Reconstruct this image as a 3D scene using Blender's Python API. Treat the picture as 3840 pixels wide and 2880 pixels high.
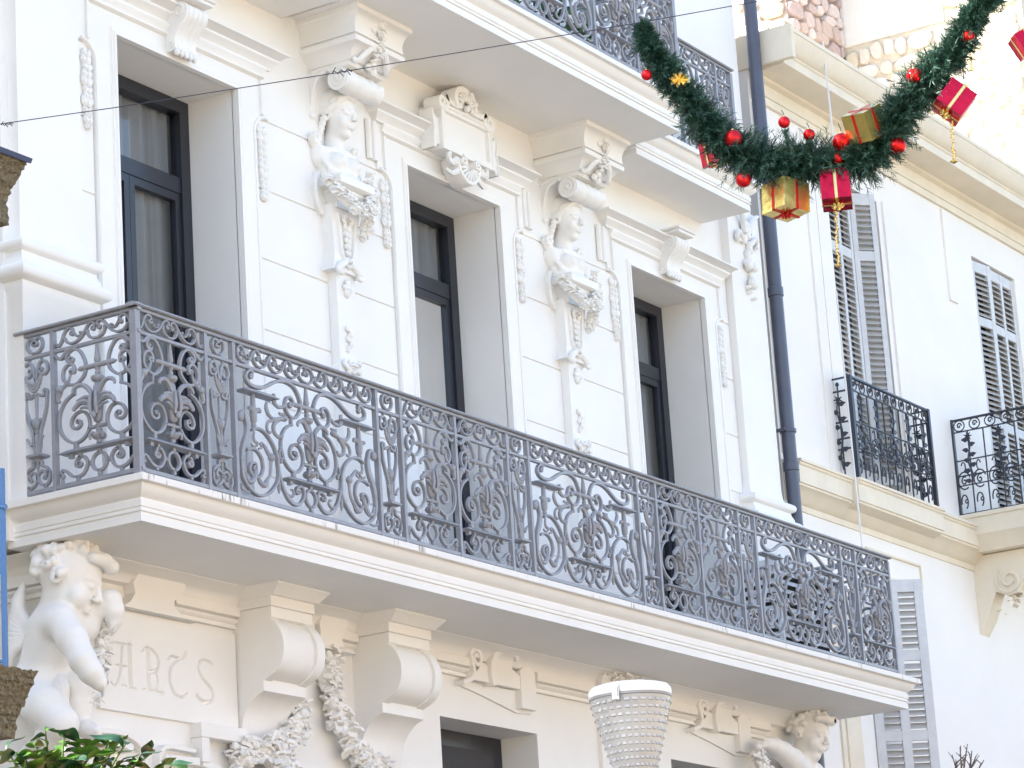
import bpy, math, random
import numpy as np
from mathutils import Vector, Matrix, Euler
random.seed(11); rng = np.random.default_rng(11)
for _o in list(bpy.data.objects): bpy.data.objects.remove(_o)
scn = bpy.context.scene
COL = scn.collection
rad = math.radians

# ------------------------------------------------------------------ camera
YAW, PITCH, ROLL = 1.02640, 0.26700, -0.06460
CAM = Vector((-13.7868, -10.9189, -4.3947))
fw = Vector((math.sin(YAW)*math.cos(PITCH), math.cos(YAW)*math.cos(PITCH), math.sin(PITCH)))
rt = Vector((math.cos(YAW), -math.sin(YAW), 0)); up = rt.cross(fw)
cr, sr = math.cos(ROLL), math.sin(ROLL)
rt, up = rt*cr+up*sr, rt*-sr+up*cr
cam_d = bpy.data.cameras.new('camera'); cam_d.sensor_width = 36; cam_d.lens = 36*11534.56/3840
cam_d.clip_start = 0.5; cam_d.clip_end = 500
cam = bpy.data.objects.new('camera', cam_d); COL.objects.link(cam)
M = Matrix((rt, up, -fw)).transposed().to_4x4(); M.translation = CAM
cam.matrix_world = M; scn.camera = cam

# ------------------------------------------------------------------ sky, sun, exposure
SUN = Vector((-0.56, 0.60, 0.57)).normalized()
sun_el = math.asin(SUN.z); sun_az = math.atan2(SUN.x, SUN.y)
world = bpy.data.worlds.new('World'); scn.world = world; world.use_nodes = True
nt = world.node_tree; bg = nt.nodes['Background']
sky = nt.nodes.new('ShaderNodeTexSky'); sky.sky_type = 'NISHITA'; sky.sun_disc = False
sky.sun_elevation = sun_el; sky.sun_rotation = sun_az; sky.air_density = 1.0; sky.dust_density = 2.5; sky.ozone_density = 1.0
nt.links.new(sky.outputs[0], bg.inputs[0]); bg.inputs[1].default_value = 0.15
sd = bpy.data.lights.new('sun', 'SUN'); sd.energy = 5.0; sd.angle = rad(0.5); sd.color = (1.0, 0.94, 0.84)
sun = bpy.data.objects.new('sun', sd); COL.objects.link(sun); sun.rotation_euler = SUN.to_track_quat('Z', 'Y').to_euler()
sun.location = (0, 10, 20)
scn.view_settings.view_transform = 'Standard'; scn.view_settings.look = 'None'
scn.view_settings.gamma = 1.0; scn.view_settings.exposure = 1.97
scn.render.engine = 'CYCLES'
scn.cycles.max_bounces = 8; scn.cycles.diffuse_bounces = 5; scn.cycles.glossy_bounces = 4; scn.cycles.transmission_bounces = 6
scn.cycles.transparent_max_bounces = 8
scn.render.resolution_x = 1024; scn.render.resolution_y = 768

# ------------------------------------------------------------------ helpers
WLOC = {}
def tag(o, label=None, cat=None, group=None, kind=None):
    if label: o['label'] = label
    if cat: o['category'] = cat
    if group: o['group'] = group
    if kind: o['kind'] = kind
    return o
def empty(name, loc, label=None, cat=None, group=None, parent=None, rot=None):
    o = bpy.data.objects.new(name, None); COL.objects.link(o); o.location = loc
    o.empty_display_size = 0.1
    WLOC[o.name] = Vector(loc)
    if rot: o.rotation_euler = rot
    if parent: o.parent = parent
    return tag(o, label, cat, group)
def link(name, me, mat, parent=None, local=False):
    o = bpy.data.objects.new(name, me); COL.objects.link(o)
    if mat is not None and not me.materials: me.materials.append(MAT[mat])
    if parent is not None:
        o.parent = parent
        if not local:
            w = WLOC.get(parent.name, Vector((0,0,0)))
            o.location = -w
            WLOC[o.name] = Vector((0,0,0))
    if o.name not in WLOC: WLOC[o.name] = Vector((0,0,0))
    return o
def copy_tree(o, parent=None):
    c = o.copy(); COL.objects.link(c); c.parent = parent; c.matrix_parent_inverse = o.matrix_parent_inverse.copy()
    for ch in list(o.children): copy_tree(ch, c)
    return c
def catmull(pts, n=6, closed=False):
    P = np.array(pts, float); N = len(P)
    if N < 3: return P
    out = []
    rngi = range(N) if closed else range(N-1)
    for i in rngi:
        if closed: p0, p1, p2, p3 = P[i-1], P[i], P[(i+1) % N], P[(i+2) % N]
        else:
            p1, p2 = P[i], P[i+1]; p0 = P[i-1] if i > 0 else 2*p1-p2; p3 = P[i+2] if i+2 < N else 2*p2-p1
        for t in np.linspace(0, 1, n, endpoint=False):
            out.append(0.5*((2*p1)+(-p0+p2)*t+(2*p0-5*p1+4*p2-p3)*t*t+(-p0+3*p1-3*p2+p3)*t**3))
    if not closed: out.append(P[-1])
    return np.array(out)
def frame_of(t):
    t = t/np.linalg.norm(t); a = np.array([0, 0, 1.0]) if abs(t[2]) < 0.9 else np.array([1.0, 0, 0])
    u = np.cross(a, t); u /= np.linalg.norm(u); return u, np.cross(t, u)

class MB:
    def __init__(s): s.v = []; s.f = []
    def add(s, v, f):
        b = len(s.v); s.v += [tuple(map(float, q)) for q in v]; s.f += [tuple(int(i)+b for i in q) for q in f]; return s
    def box(s, x0, x1, y0, y1, z0, z1):
        v = [(x0,y0,z0),(x1,y0,z0),(x1,y1,z0),(x0,y1,z0),(x0,y0,z1),(x1,y0,z1),(x1,y1,z1),(x0,y1,z1)]
        return s.add(v, [(0,3,2,1),(4,5,6,7),(0,1,5,4),(1,2,6,5),(2,3,7,6),(3,0,4,7)])
    def bbox(s, x0, x1, y0, y1, z0, z1, b=0.006):      # bevelled box
        L = [(x0+b,x1-b,y0+b,y1-b,z0),(x0,x1,y0,y1,z0+b),(x0,x1,y0,y1,z1-b),(x0+b,x1-b,y0+b,y1-b,z1)]
        return s.loft_rect(L)
    def loft(s, loops, closed=True, cap=True):
        n = len(loops[0]); b = len(s.v)
        for L in loops: s.v += [tuple(map(float, q)) for q in L]
        for k in range(len(loops)-1):
            for i in range(n if closed else n-1):
                j = (i+1) % n
                s.f.append((b+k*n+i, b+k*n+j, b+(k+1)*n+j, b+(k+1)*n+i))
        if cap:
            s.f.append(tuple(b+i for i in reversed(range(n)))); s.f.append(tuple(b+(len(loops)-1)*n+i for i in range(n)))
        return s
    def loft_rect(s, L):
        return s.loft([[(a,c,e),(b_,c,e),(b_,d,e),(a,d,e)] for (a,b_,c,d,e) in L])
    def ext_yz(s, prof, x0, x1):        # polygon in (y,z) extruded along x
        return s.loft([[(x0,y,z) for y,z in prof], [(x1,y,z) for y,z in prof]])
    def ext_xz(s, prof, y0, y1):
        return s.loft([[(x,y0,z) for x,z in prof], [(x,y1,z) for x,z in prof]])
    def tube(s, pts, r, seg=6, cap=True, flat=None):
        P = np.array(pts, float); n = len(P); R = np.full(n, r) if np.isscalar(r) else np.interp(np.linspace(0,1,n), np.linspace(0,1,len(r)), r)
        loops = []; u = None
        for i in range(n):
            t = P[min(i+1,n-1)]-P[max(i-1,0)]
            if np.linalg.norm(t) < 1e-9: t = np.array([0,0,1.0])
            t = t/np.linalg.norm(t)
            if u is None: u, w = frame_of(t)
            else:
                u = u-t*np.dot(u,t); u /= (np.linalg.norm(u)+1e-12); w = np.cross(t,u)
            a = np.linspace(0, 2*math.pi, seg, endpoint=False)
            loops.append([P[i]+R[i]*(math.cos(q)*u+math.sin(q)*w) for q in a])
        return s.loft(loops, True, cap)
    def lathe(s, prof, c=(0,0,0), seg=12, yscale=1.0):
        loops = [[(c[0]+r*math.cos(a), c[1]+yscale*r*math.sin(a), c[2]+z) for a in np.linspace(0,2*math.pi,seg,endpoint=False)] for r, z in prof]
        return s.loft(loops)
    def ell(s, c, r, rot=None, seg=8, rings=5):
        loops = []; R = np.array(rot.to_matrix()) if rot is not None else np.eye(3)
        for k in range(rings+1):
            ph = -math.pi/2+math.pi*(k+0.0)/rings
            ph = max(min(ph, math.pi/2-0.12), -math.pi/2+0.12)
            loops.append([np.array(c)+R@np.array((r[0]*math.cos(ph)*math.cos(a), r[1]*math.cos(ph)*math.sin(a), r[2]*math.sin(ph))) for a in np.linspace(0,2*math.pi,seg,endpoint=False)])
        return s.loft(loops)
    def ribbon(s, pts, w, y0, y1, bev=0.004):   # flat bar along a path in the xz plane, soft front edges
        P = np.array(pts, float); n = len(P); W = np.full(n, w) if np.isscalar(w) else np.interp(np.linspace(0,1,n), np.linspace(0,1,len(w)), w)
        loops = []
        for i in range(n):
            t = P[min(i+1,n-1)]-P[max(i-1,0)]; L = np.linalg.norm(t); t = t/(L if L > 1e-9 else 1)
            nn = np.array((-t[1], t[0])); a = P[i]+nn*W[i]/2; b = P[i]-nn*W[i]/2
            a2 = P[i]+nn*max(W[i]/2-bev,0.001); b2 = P[i]-nn*max(W[i]/2-bev,0.001)
            loops.append([(a[0],y1,a[1]),(a[0],y0+bev,a[1]),(a2[0],y0,a2[1]),(b2[0],y0,b2[1]),(b[0],y0+bev,b[1]),(b[0],y1,b[1])])
        return s.loft(loops)
    def band_yz(s, pts, w, x0, x1):         # band following a path in the y-z plane, spanning x0..x1
        t = MB(); t.ribbon(pts, w, x0, x1); return s.add([(y,x,z) for x,y,z in t.v], t.f)
    def disc(s, c, r, y0, y1, seg=12):
        a = np.linspace(0,2*math.pi,seg,endpoint=False)
        return s.loft([[(c[0]+k*r*math.cos(q), y, c[1]+k*r*math.sin(q)) for q in a] for y,k in ((y1,1),(y0+0.004,1),(y0,0.72))])
    def mirror_x(s, cx=0.0):
        n = len(s.v); s.v += [(2*cx-x,y,z) for x,y,z in s.v]; s.f += [tuple(n+i for i in reversed(q)) for q in s.f]; return s
    def merge(s, o, M=None):
        v = o.v if M is None else [tuple(M @ Vector(q)) for q in o.v]
        return s.add(v, o.f)
    def mesh(s, name, smooth=35):
        me = bpy.data.meshes.new(name); me.from_pydata(s.v, [], s.f); me.validate()
        import bmesh
        bm = bmesh.new(); bm.from_mesh(me); bmesh.ops.recalc_face_normals(bm, faces=bm.faces); bm.to_mesh(me); bm.free()
        if smooth:
            me.shade_smooth(); me.set_sharp_from_angle(angle=rad(smooth))
        return me
    def build(s, name, mat, parent=None, smooth=35, local=False):
        return link(name, s.mesh(name, smooth), mat, parent, local)

# ------------------------------------------------------------------ materials
MAT = {}
def principled(name, col, rough=0.6, metal=0.0, noise=0.0, nscale=6.0, bump=0.0, bscale=60.0, col2=None, spec=None, detail=4.0):
    m = bpy.data.materials.new(name); m.use_nodes = True; t = m.node_tree; b = t.nodes['Principled BSDF']
    b.inputs['Roughness'].default_value = rough; b.inputs['Metallic'].default_value = metal
    if spec is not None: b.inputs['Specular IOR Level'].default_value = spec
    b.inputs['Base Color'].default_value = (*col, 1)
    co = t.nodes.new('ShaderNodeTexCoord')
    if noise or col2:
        n = t.nodes.new('ShaderNodeTexNoise'); n.inputs['Scale'].default_value = nscale; n.inputs['Detail'].default_value = detail; n.inputs['Roughness'].default_value = 0.6
        t.links.new(co.outputs['Object'], n.inputs['Vector'])
        r = t.nodes.new('ShaderNodeValToRGB'); r.color_ramp.elements[0].position = 0.32; r.color_ramp.elements[1].position = 0.68
        c2 = col2 if col2 else tuple(c*(1-noise) for c in col)
        r.color_ramp.elements[0].color = (*c2, 1); r.color_ramp.elements[1].color = (*col, 1)
        t.links.new(n.outputs['Fac'], r.inputs['Fac']); t.links.new(r.outputs['Color'], b.inputs['Base Color'])
    if bump:
        n2 = t.nodes.new('ShaderNodeTexNoise'); n2.inputs['Scale'].default_value = bscale; n2.inputs['Detail'].default_value = 3
        t.links.new(co.outputs['Object'], n2.inputs['Vector'])
        bp = t.nodes.new('ShaderNodeBump'); bp.inputs['Strength'].default_value = bump; bp.inputs['Distance'].default_value = 0.01
        t.links.new(n2.outputs['Fac'], bp.inputs['Height']); t.links.new(bp.outputs['Normal'], b.inputs['Normal'])
    MAT[name] = m; return m
principled('plaster', (0.83,0.818,0.79), 0.72, noise=0.045, nscale=1.6, bump=0.06, bscale=45)
principled('plaster_ornament', (0.83,0.818,0.79), 0.72, noise=0.05, nscale=9, bump=0.10, bscale=70)
principled('neighbour_plaster', (0.85,0.825,0.785), 0.8, noise=0.05, nscale=1.1, bump=0.10, bscale=30)
principled('neighbour_trim', (0.80,0.725,0.585), 0.75, noise=0.10, nscale=3, bump=0.08, bscale=40)
principled('iron_grey', (0.30,0.305,0.33), 0.42, noise=0.16, nscale=14, bump=0.15, bscale=90)
principled('iron_dark', (0.035,0.042,0.06), 0.42, noise=0.2, nscale=20, bump=0.1, bscale=90)
principled('frame_dark', (0.022,0.025,0.036), 0.35, noise=0.1, nscale=8)
principled('curtain', (0.34,0.35,0.37), 0.9, noise=0.1, nscale=3)
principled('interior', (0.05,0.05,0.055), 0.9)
principled('shutter_slat', (0.47,0.445,0.41), 0.7, noise=0.15, nscale=12, bump=0.2, bscale=40)
principled('shutter_paint', (0.64,0.655,0.67), 0.6, noise=0.12, nscale=9, bump=0.2, bscale=40)
principled('pipe_paint', (0.085,0.095,0.135), 0.38, noise=0.12, nscale=5)
principled('red_foil', (0.62,0.012,0.045), 0.20, metal=0.85, bump=0.5, bscale=9)
principled('gold_foil', (0.90,0.74,0.25), 0.24, metal=0.85, bump=0.6, bscale=9)
principled('gold_ribbon', (0.85,0.66,0.25), 0.25, metal=0.9)
principled('red_ribbon', (0.55,0.02,0.02), 0.35, metal=0.4)
principled('bauble_gloss', (0.62,0.012,0.012), 0.13, metal=0.75)
principled('bauble_satin', (0.60,0.010,0.018), 0.36, metal=0.55)
principled('needles', (0.030,0.095,0.068), 0.5, col2=(0.016,0.055,0.038), nscale=7)
principled('needle_tips', (0.085,0.175,0.135), 0.45, col2=(0.03,0.095,0.066), nscale=9)
principled('wire_dark', (0.03,0.03,0.05), 0.5)
principled('cable_white', (0.72,0.72,0.72), 0.5)
principled('lamp_white', (0.80,0.82,0.84), 0.3)
principled('steel', (0.4,0.4,0.42), 0.3, metal=0.9)
principled('lamp_grey', (0.30,0.31,0.33), 0.45, noise=0.1)
principled('leaf', (0.07,0.17,0.018), 0.38, col2=(0.028,0.085,0.014), nscale=5)
principled('leaf_dark', (0.022,0.075,0.035), 0.36, col2=(0.012,0.045,0.022), nscale=6)
principled('stem', (0.06,0.10,0.03), 0.6)
principled('twig', (0.12,0.09,0.07), 0.8)
principled('blue_paint', (0.055,0.17,0.40), 0.4, noise=0.12, nscale=12)
principled('blue_dark', (0.03,0.055,0.14), 0.4)
principled('pebble_dash', (0.24,0.215,0.155), 0.95, col2=(0.10,0.088,0.058), nscale=55, bump=1.0, bscale=75, detail=6)
principled('white_render', (0.80,0.77,0.70), 0.9, noise=0.04)
principled('mortar_dark', (0.40,0.315,0.265), 0.95, noise=0.2, nscale=9, bump=0.4, bscale=30)
principled('mortar', (0.74,0.66,0.52), 0.95, noise=0.12, nscale=7, bump=0.4, bscale=30)
for i, c in enumerate([(0.64,0.52,0.48),(0.55,0.43,0.40),(0.72,0.62,0.58),(0.60,0.47,0.41)]):
    principled('stone_pink_%d' % i, c, 0.9, noise=0.18, nscale=5, bump=0.5, bscale=22)
for i, c in enumerate([(0.80,0.73,0.60),(0.76,0.67,0.50),(0.82,0.76,0.66)]):
    principled('stone_cream_%d' % i, c, 0.9, noise=0.15, nscale=5, bump=0.5, bscale=22)
principled('street', (0.13,0.125,0.115), 0.85, noise=0.15, nscale=0.8, bump=0.1)
principled('opposite_render', (0.40,0.32,0.235), 0.85, noise=0.08, nscale=0.7)
principled('opposite_trim', (0.50,0.44,0.36), 0.8, noise=0.05)
principled('roof_tile', (0.42,0.22,0.14), 0.8, noise=0.2, nscale=4)
principled('white_metal', (0.74,0.76,0.78), 0.45, noise=0.04)
principled('dry_leaf', (0.30,0.12,0.05), 0.8)
def soot_plaster():     # plaster with the black weather streaks the slab edge carries
    m = principled('plaster_streaked', (0.82,0.80,0.765), 0.75, noise=0.05, nscale=2, bump=0.12, bscale=50); t = m.node_tree; b = t.nodes['Principled BSDF']
    co = t.nodes.new('ShaderNodeTexCoord'); mp = t.nodes.new('ShaderNodeMapping'); mp.inputs['Scale'].default_value = (34, 3, 5)
    n = t.nodes.new('ShaderNodeTexNoise'); n.inputs['Scale'].default_value = 1.0; n.inputs['Detail'].default_value = 3
    mp2 = t.nodes.new('ShaderNodeMapping'); mp2.inputs['Scale'].default_value = (1.5, 1, 1)
    n2 = t.nodes.new('ShaderNodeTexNoise'); n2.inputs['Scale'].default_value = 1.3
    t.links.new(co.outputs['Object'], mp.inputs['Vector']); t.links.new(mp.outputs[0], n.inputs['Vector'])
    t.links.new(co.outputs['Object'], mp2.inputs['Vector']); t.links.new(mp2.outputs[0], n2.inputs['Vector'])
    a = t.nodes.new('ShaderNodeMath'); a.operation = 'MULTIPLY'; t.links.new(n.outputs['Fac'], a.inputs[0]); t.links.new(n2.outputs['Fac'], a.inputs[1])
    r = t.nodes.new('ShaderNodeValToRGB'); r.color_ramp.elements[0].position = 0.325; r.color_ramp.elements[1].position = 0.42
    r.color_ramp.elements[0].color = (0,0,0,1); r.color_ramp.elements[1].color = (1,1,1,1)
    t.links.new(a.outputs[0], r.inputs['Fac'])
    mx = t.nodes.new('ShaderNodeMix'); mx.data_type = 'RGBA'; t.links.new(r.outputs['Color'], mx.inputs['Factor'])
    src = b.inputs['Base Color'].links[0].from_socket
    t.links.new(src, mx.inputs[6]); mx.inputs[7].default_value = (0.30,0.26,0.22,1)
    t.links.new(mx.outputs[2], b.inputs['Base Color'])
soot_plaster()
def glass_mat(name, tint=(0.9,0.93,0.95), refl=1.0):
    m = bpy.data.materials.new(name); m.use_nodes = True; t = m.node_tree; t.nodes.remove(t.nodes['Principled BSDF'])
    out = t.nodes['Material Output']; tr = t.nodes.new('ShaderNodeBsdfTransparent'); tr.inputs[0].default_value = (*tint,1)
    gl = t.nodes.new('ShaderNodeBsdfGlossy'); gl.inputs['Roughness'].default_value = 0.02
    fr = t.nodes.new('ShaderNodeFresnel'); fr.inputs['IOR'].default_value = 1.6
    mx = t.nodes.new('ShaderNodeMixShader'); t.links.new(fr.outputs[0], mx.inputs[0]); t.links.new(tr.outputs[0], mx.inputs[1]); t.links.new(gl.outputs[0], mx.inputs[2])
    t.links.new(mx.outputs[0], out.inputs[0]); MAT[name] = m
glass_mat('pane_glass')
def acrylic(name, col, rough, trans):
    m = principled(name, col, rough); b = m.node_tree.nodes['Principled BSDF']; b.inputs['Transmission Weight'].default_value = trans; b.inputs['IOR'].default_value = 1.45
acrylic('lamp_acrylic', (0.90,0.91,0.91), 0.14, 0.62)

# ------------------------------------------------------------------ implicit sculpting (for carved figures)
class Sculpt:
    def __init__(s, lo, hi, h):
        s.lo = np.array(lo, float); s.h = h; s.n = np.ceil((np.array(hi)-s.lo)/h).astype(int)+1
        s.d = np.full(s.n, 0.5, np.float32)
        s.ax = [(s.lo[i]+h*np.arange(s.n[i])).astype(np.float32) for i in range(3)]
        s.T = Matrix.Identity(4)
    def _sub(s, c, ext):
        sl = []
        for i in range(3):
            a = int(max(0, math.floor((c[i]-ext-s.lo[i])/s.h))); b = int(min(s.n[i], math.ceil((c[i]+ext-s.lo[i])/s.h)+1))
            if b <= a: return None
            sl.append(slice(a, b))
        return tuple(sl)
    def _mix(s, sl, q, k, sub):
        d = s.d[sl]
        if sub:
            q = -q; hh = np.clip(0.5-0.5*(d-q)/k, 0, 1) if k > 0 else None
            s.d[sl] = (d*(1-hh)+q*hh+k*hh*(1-hh)) if k > 0 else np.maximum(d, q)
        else:
            hh = np.clip(0.5+0.5*(d-q)/k, 0, 1)
            s.d[sl] = d*(1-hh)+q*hh-k*hh*(1-hh)
    def _P(s, sl): return np.stack(np.meshgrid(s.ax[0][sl[0]], s.ax[1][sl[1]], s.ax[2][sl[2]], indexing='ij'), -1)
    def ell(s, c, r, k=0.01, sub=False, rot=None):
        A = s.T.to_3x3()
        c = np.array(s.T @ Vector(c)); sc = s.T.to_scale()[0]; r = np.array(r)*sc; k *= sc
        R = np.array((A @ (rot.to_matrix() if rot is not None else Matrix.Identity(3))).normalized())
        sl = s._sub(c, max(r)+3*k+2*s.h)
        if sl is None: return
        p = (s._P(sl)-c) @ R
        k0 = np.sqrt(((p/r)**2).sum(-1)); k1 = np.sqrt(((p/(r*r))**2).sum(-1))+1e-9
        s._mix(sl, (k0*(k0-1)/k1).astype(np.float32), k, sub)
    def cap(s, a, b, ra, rb=None, k=0.01, sub=False):
        rb = ra if rb is None else rb
        a = np.array(s.T @ Vector(a)); b = np.array(s.T @ Vector(b)); sc = s.T.to_scale()[0]; ra *= sc; rb *= sc; k *= sc
        sl = s._sub((a+b)/2, np.linalg.norm(b-a)/2+max(ra,rb)+3*k+2*s.h)
        if sl is None: return
        p = s._P(sl)-a; ba = b-a; t = np.clip((p@ba)/(ba@ba+1e-12), 0, 1)
        q = np.sqrt(((p-t[...,None]*ba)**2).sum(-1))-(ra+(rb-ra)*t)
        s._mix(sl, q.astype(np.float32), k, sub)
    def chain(s, pts, rs, k=0.01, sub=False):
        rs = rs if hasattr(rs, '__len__') else [rs]*len(pts)
        for i in range(len(pts)-1): s.cap(pts[i], pts[i+1], rs[i], rs[i+1], k, sub)
    def cut_above(s, axis, val):     # remove everything beyond val on an axis
        g = s.ax[axis].reshape([-1 if i == axis else 1 for i in range(3)]); s.d = np.maximum(s.d, (g-val)*np.ones_like(s.d))
    def mesh(s, name):
        d = s.d; sg = d < 0; n = s.n
        c = np.zeros(n-1, int); acc = np.zeros((*(n-1), 3), np.float32); cnt = np.zeros(n-1, np.float32)
        def corner(a): return d[a[0]:n[0]-1+a[0], a[1]:n[1]-1+a[1], a[2]:n[2]-1+a[2]]
        for ax in range(3):
            o = [i for i in range(3) if i != ax]
            for u in (0,1):
                for v in (0,1):
                    a = [0,0,0]; a[o[0]] = u; a[o[1]] = v; b = list(a); b[ax] = 1
                    da, db = corner(a), corner(b); m = (da < 0) != (db < 0)
                    t = np.where(m, da/np.where(m, da-db, 1), 0)
                    cnt += m
                    acc[..., ax] += np.where(m, t, 0); acc[..., o[0]] += m*u; acc[..., o[1]] += m*v
        act = cnt > 0; idx = -np.ones(n-1, int); idx[act] = np.arange(act.sum())
        ii = np.argwhere(act); V = (ii+acc[act]/cnt[act][:,None])*s.h+s.lo
        F = []
        for ax in range(3):
            o = [i for i in range(3) if i != ax]
            A = [slice(None)]*3; B = [slice(None)]*3; A[ax] = slice(0,-1); B[ax] = slice(1,None)
            m = sg[tuple(A)] != sg[tuple(B)]; e = np.argwhere(m)
            e = e[(e[:,o[0]] > 0) & (e[:,o[1]] > 0) & (e[:,o[0]] < n[o[0]]-1) & (e[:,o[1]] < n[o[1]]-1)]
            q = []
            for du, dv in ((-1,-1),(0,-1),(0,0),(-1,0)):
                k = e.copy(); k[:,o[0]] += du; k[:,o[1]] += dv; q.append(idx[k[:,0],k[:,1],k[:,2]])
            q = np.stack(q, -1); flip = sg[tuple(A)][m]
            F.append(q)
        F = np.concatenate(F); F = F[(F >= 0).all(1)]
        mb = MB(); mb.v = [tuple(map(float, q)) for q in V]; mb.f = [tuple(map(int, q)) for q in F]
        return mb.mesh(name, smooth=70)

def add_head(S, c, size, yaw=0, pitch=0, rollz=0, child=False, hair='wave', seed=1):
    T0 = S.T.copy()
    S.T = T0 @ Matrix.Translation(Vector(c)) @ Euler((pitch, rollz, yaw), 'XYZ').to_matrix().to_4x4() @ Matrix.Scale(size, 4)
    w = 1.12 if child else 1.0
    S.ell((0,.06,.13), (.335*w,.41,.37), .05); S.ell((0,-.06,-.13), (.265*w,.30,.36), .08)
    S.ell((0,-.20,-.42), (.11*w,.11,.085), .06)
    for sx in (-1,1):
        S.ell((.155*sx*w,-.23,-.17), (.125*w,.12,.13) if child else (.10,.10,.12), .06)
        S.ell((.132*sx,-.385,.015), (.085,.065,.050), .03, sub=True)
        S.ell((.128*sx,-.312,.000), (.070,.050,.042), .012)
        S.cap((.06*sx,-.352,.028), (.20*sx,-.29,.020), .018, .014, .012)
        S.cap((.05*sx,-.355,.085), (.22*sx,-.275,.075), .032, .022, .03)
        S.ell((.325*sx*w,.06,-.02), (.045,.09,.125), .02)
        S.ell((.335*sx*w,.04,-.02), (.03,.045,.07), .012, sub=True)
        S.ell((.045*sx,-.405,-.125), (.038,.04,.03), .02)
    S.cap((0,-.345,.07), (0,-.435,-.10), .030, .050, .03)
    S.cap((-.085,-.335,-.245), (.085,-.335,-.245), .022, None, .02); S.ell((0,-.352,-.247), (.05,.04,.022), .015)
    S.cap((-.065,-.33,-.292), (.065,-.33,-.292), .025, None, .02); S.ell((0,-.345,-.292), (.05,.035,.026), .015)
    S.cap((-.09,-.375,-.268), (.09,-.375,-.268), .011, None, .008, sub=True)
    S.ell((0,-.36,-.345), (.09,.045,.02), .03, sub=True)
    r = random.Random(seed)
    if hair == 'wave':
        S.ell((0,.17,.24), (.40,.44,.40), .03)
        for sx in (-1,1):
            for k in range(7):
                a = k/6
                p = [(0.02*sx,-.26-.02*k+.05*k,.40-.02*k+.03*a), (.17*sx,-.27+.09*k*.8,.34-.055*k+.10*a), (.30*sx,-.13+.10*k*.7,.20-.04*k+.10*a), (.37*sx,.05+.07*k,.04-.02*k+.12*a)]
                S.chain([tuple(q) for q in catmull(p, 3)], [.055+.02*r.random() for _ in range(10)], .018)
            for k in range(5):
                S.ell((.36*sx,.12+.03*k,-.10-.10*k), (.075,.085,.075), .02)
        S.chain([(-.28,-.20,.30),(-.14,-.30,.38),(0,-.34,.37),(.14,-.30,.38),(.28,-.20,.30)], [.05,.06,.075,.06,.05], .02)
        for k in range(14):
            a = math.pi*(k+.5)/14; S.ell((.36*math.cos(a), -.20*math.sin(a)-.05+.02*r.random(), .22+.20*math.sin(a)), (.05,.05,.045), .015)
    else:
        for k in range(150):
            u = r.random()*2-1; a = r.random()*2*math.pi; v = Vector((math.sqrt(1-u*u)*math.cos(a), math.sqrt(1-u*u)*math.sin(a), u))
            if v.y < -.25 and v.z < .62: continue
            if v.z < -.45: continue
            q = Vector((v.x*.36*w, .08+v.y*.43, .13+v.z*.39)); rr = .055+.045*r.random()
            S.ell(tuple(q), (rr, rr*.8, rr*.7), .012, rot=Euler((r.random()*3,r.random()*3,r.random()*3)))
            if k % 3 == 0:
                S.cap(tuple(q+v*rr*.9), tuple(q+v*rr*.7+Vector((r.random()-.5, r.random()-.5, r.random()-.5))*.12), .018, .012, .008, sub=True)
        S.chain([(-.25,-.26,.33),(-.12,-.36,.36),(.02,-.42,.33),(.15,-.36,.36),(.27,-.24,.33)], [.075,.085,.09,.085,.075], .03)
    S.T = T0
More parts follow.
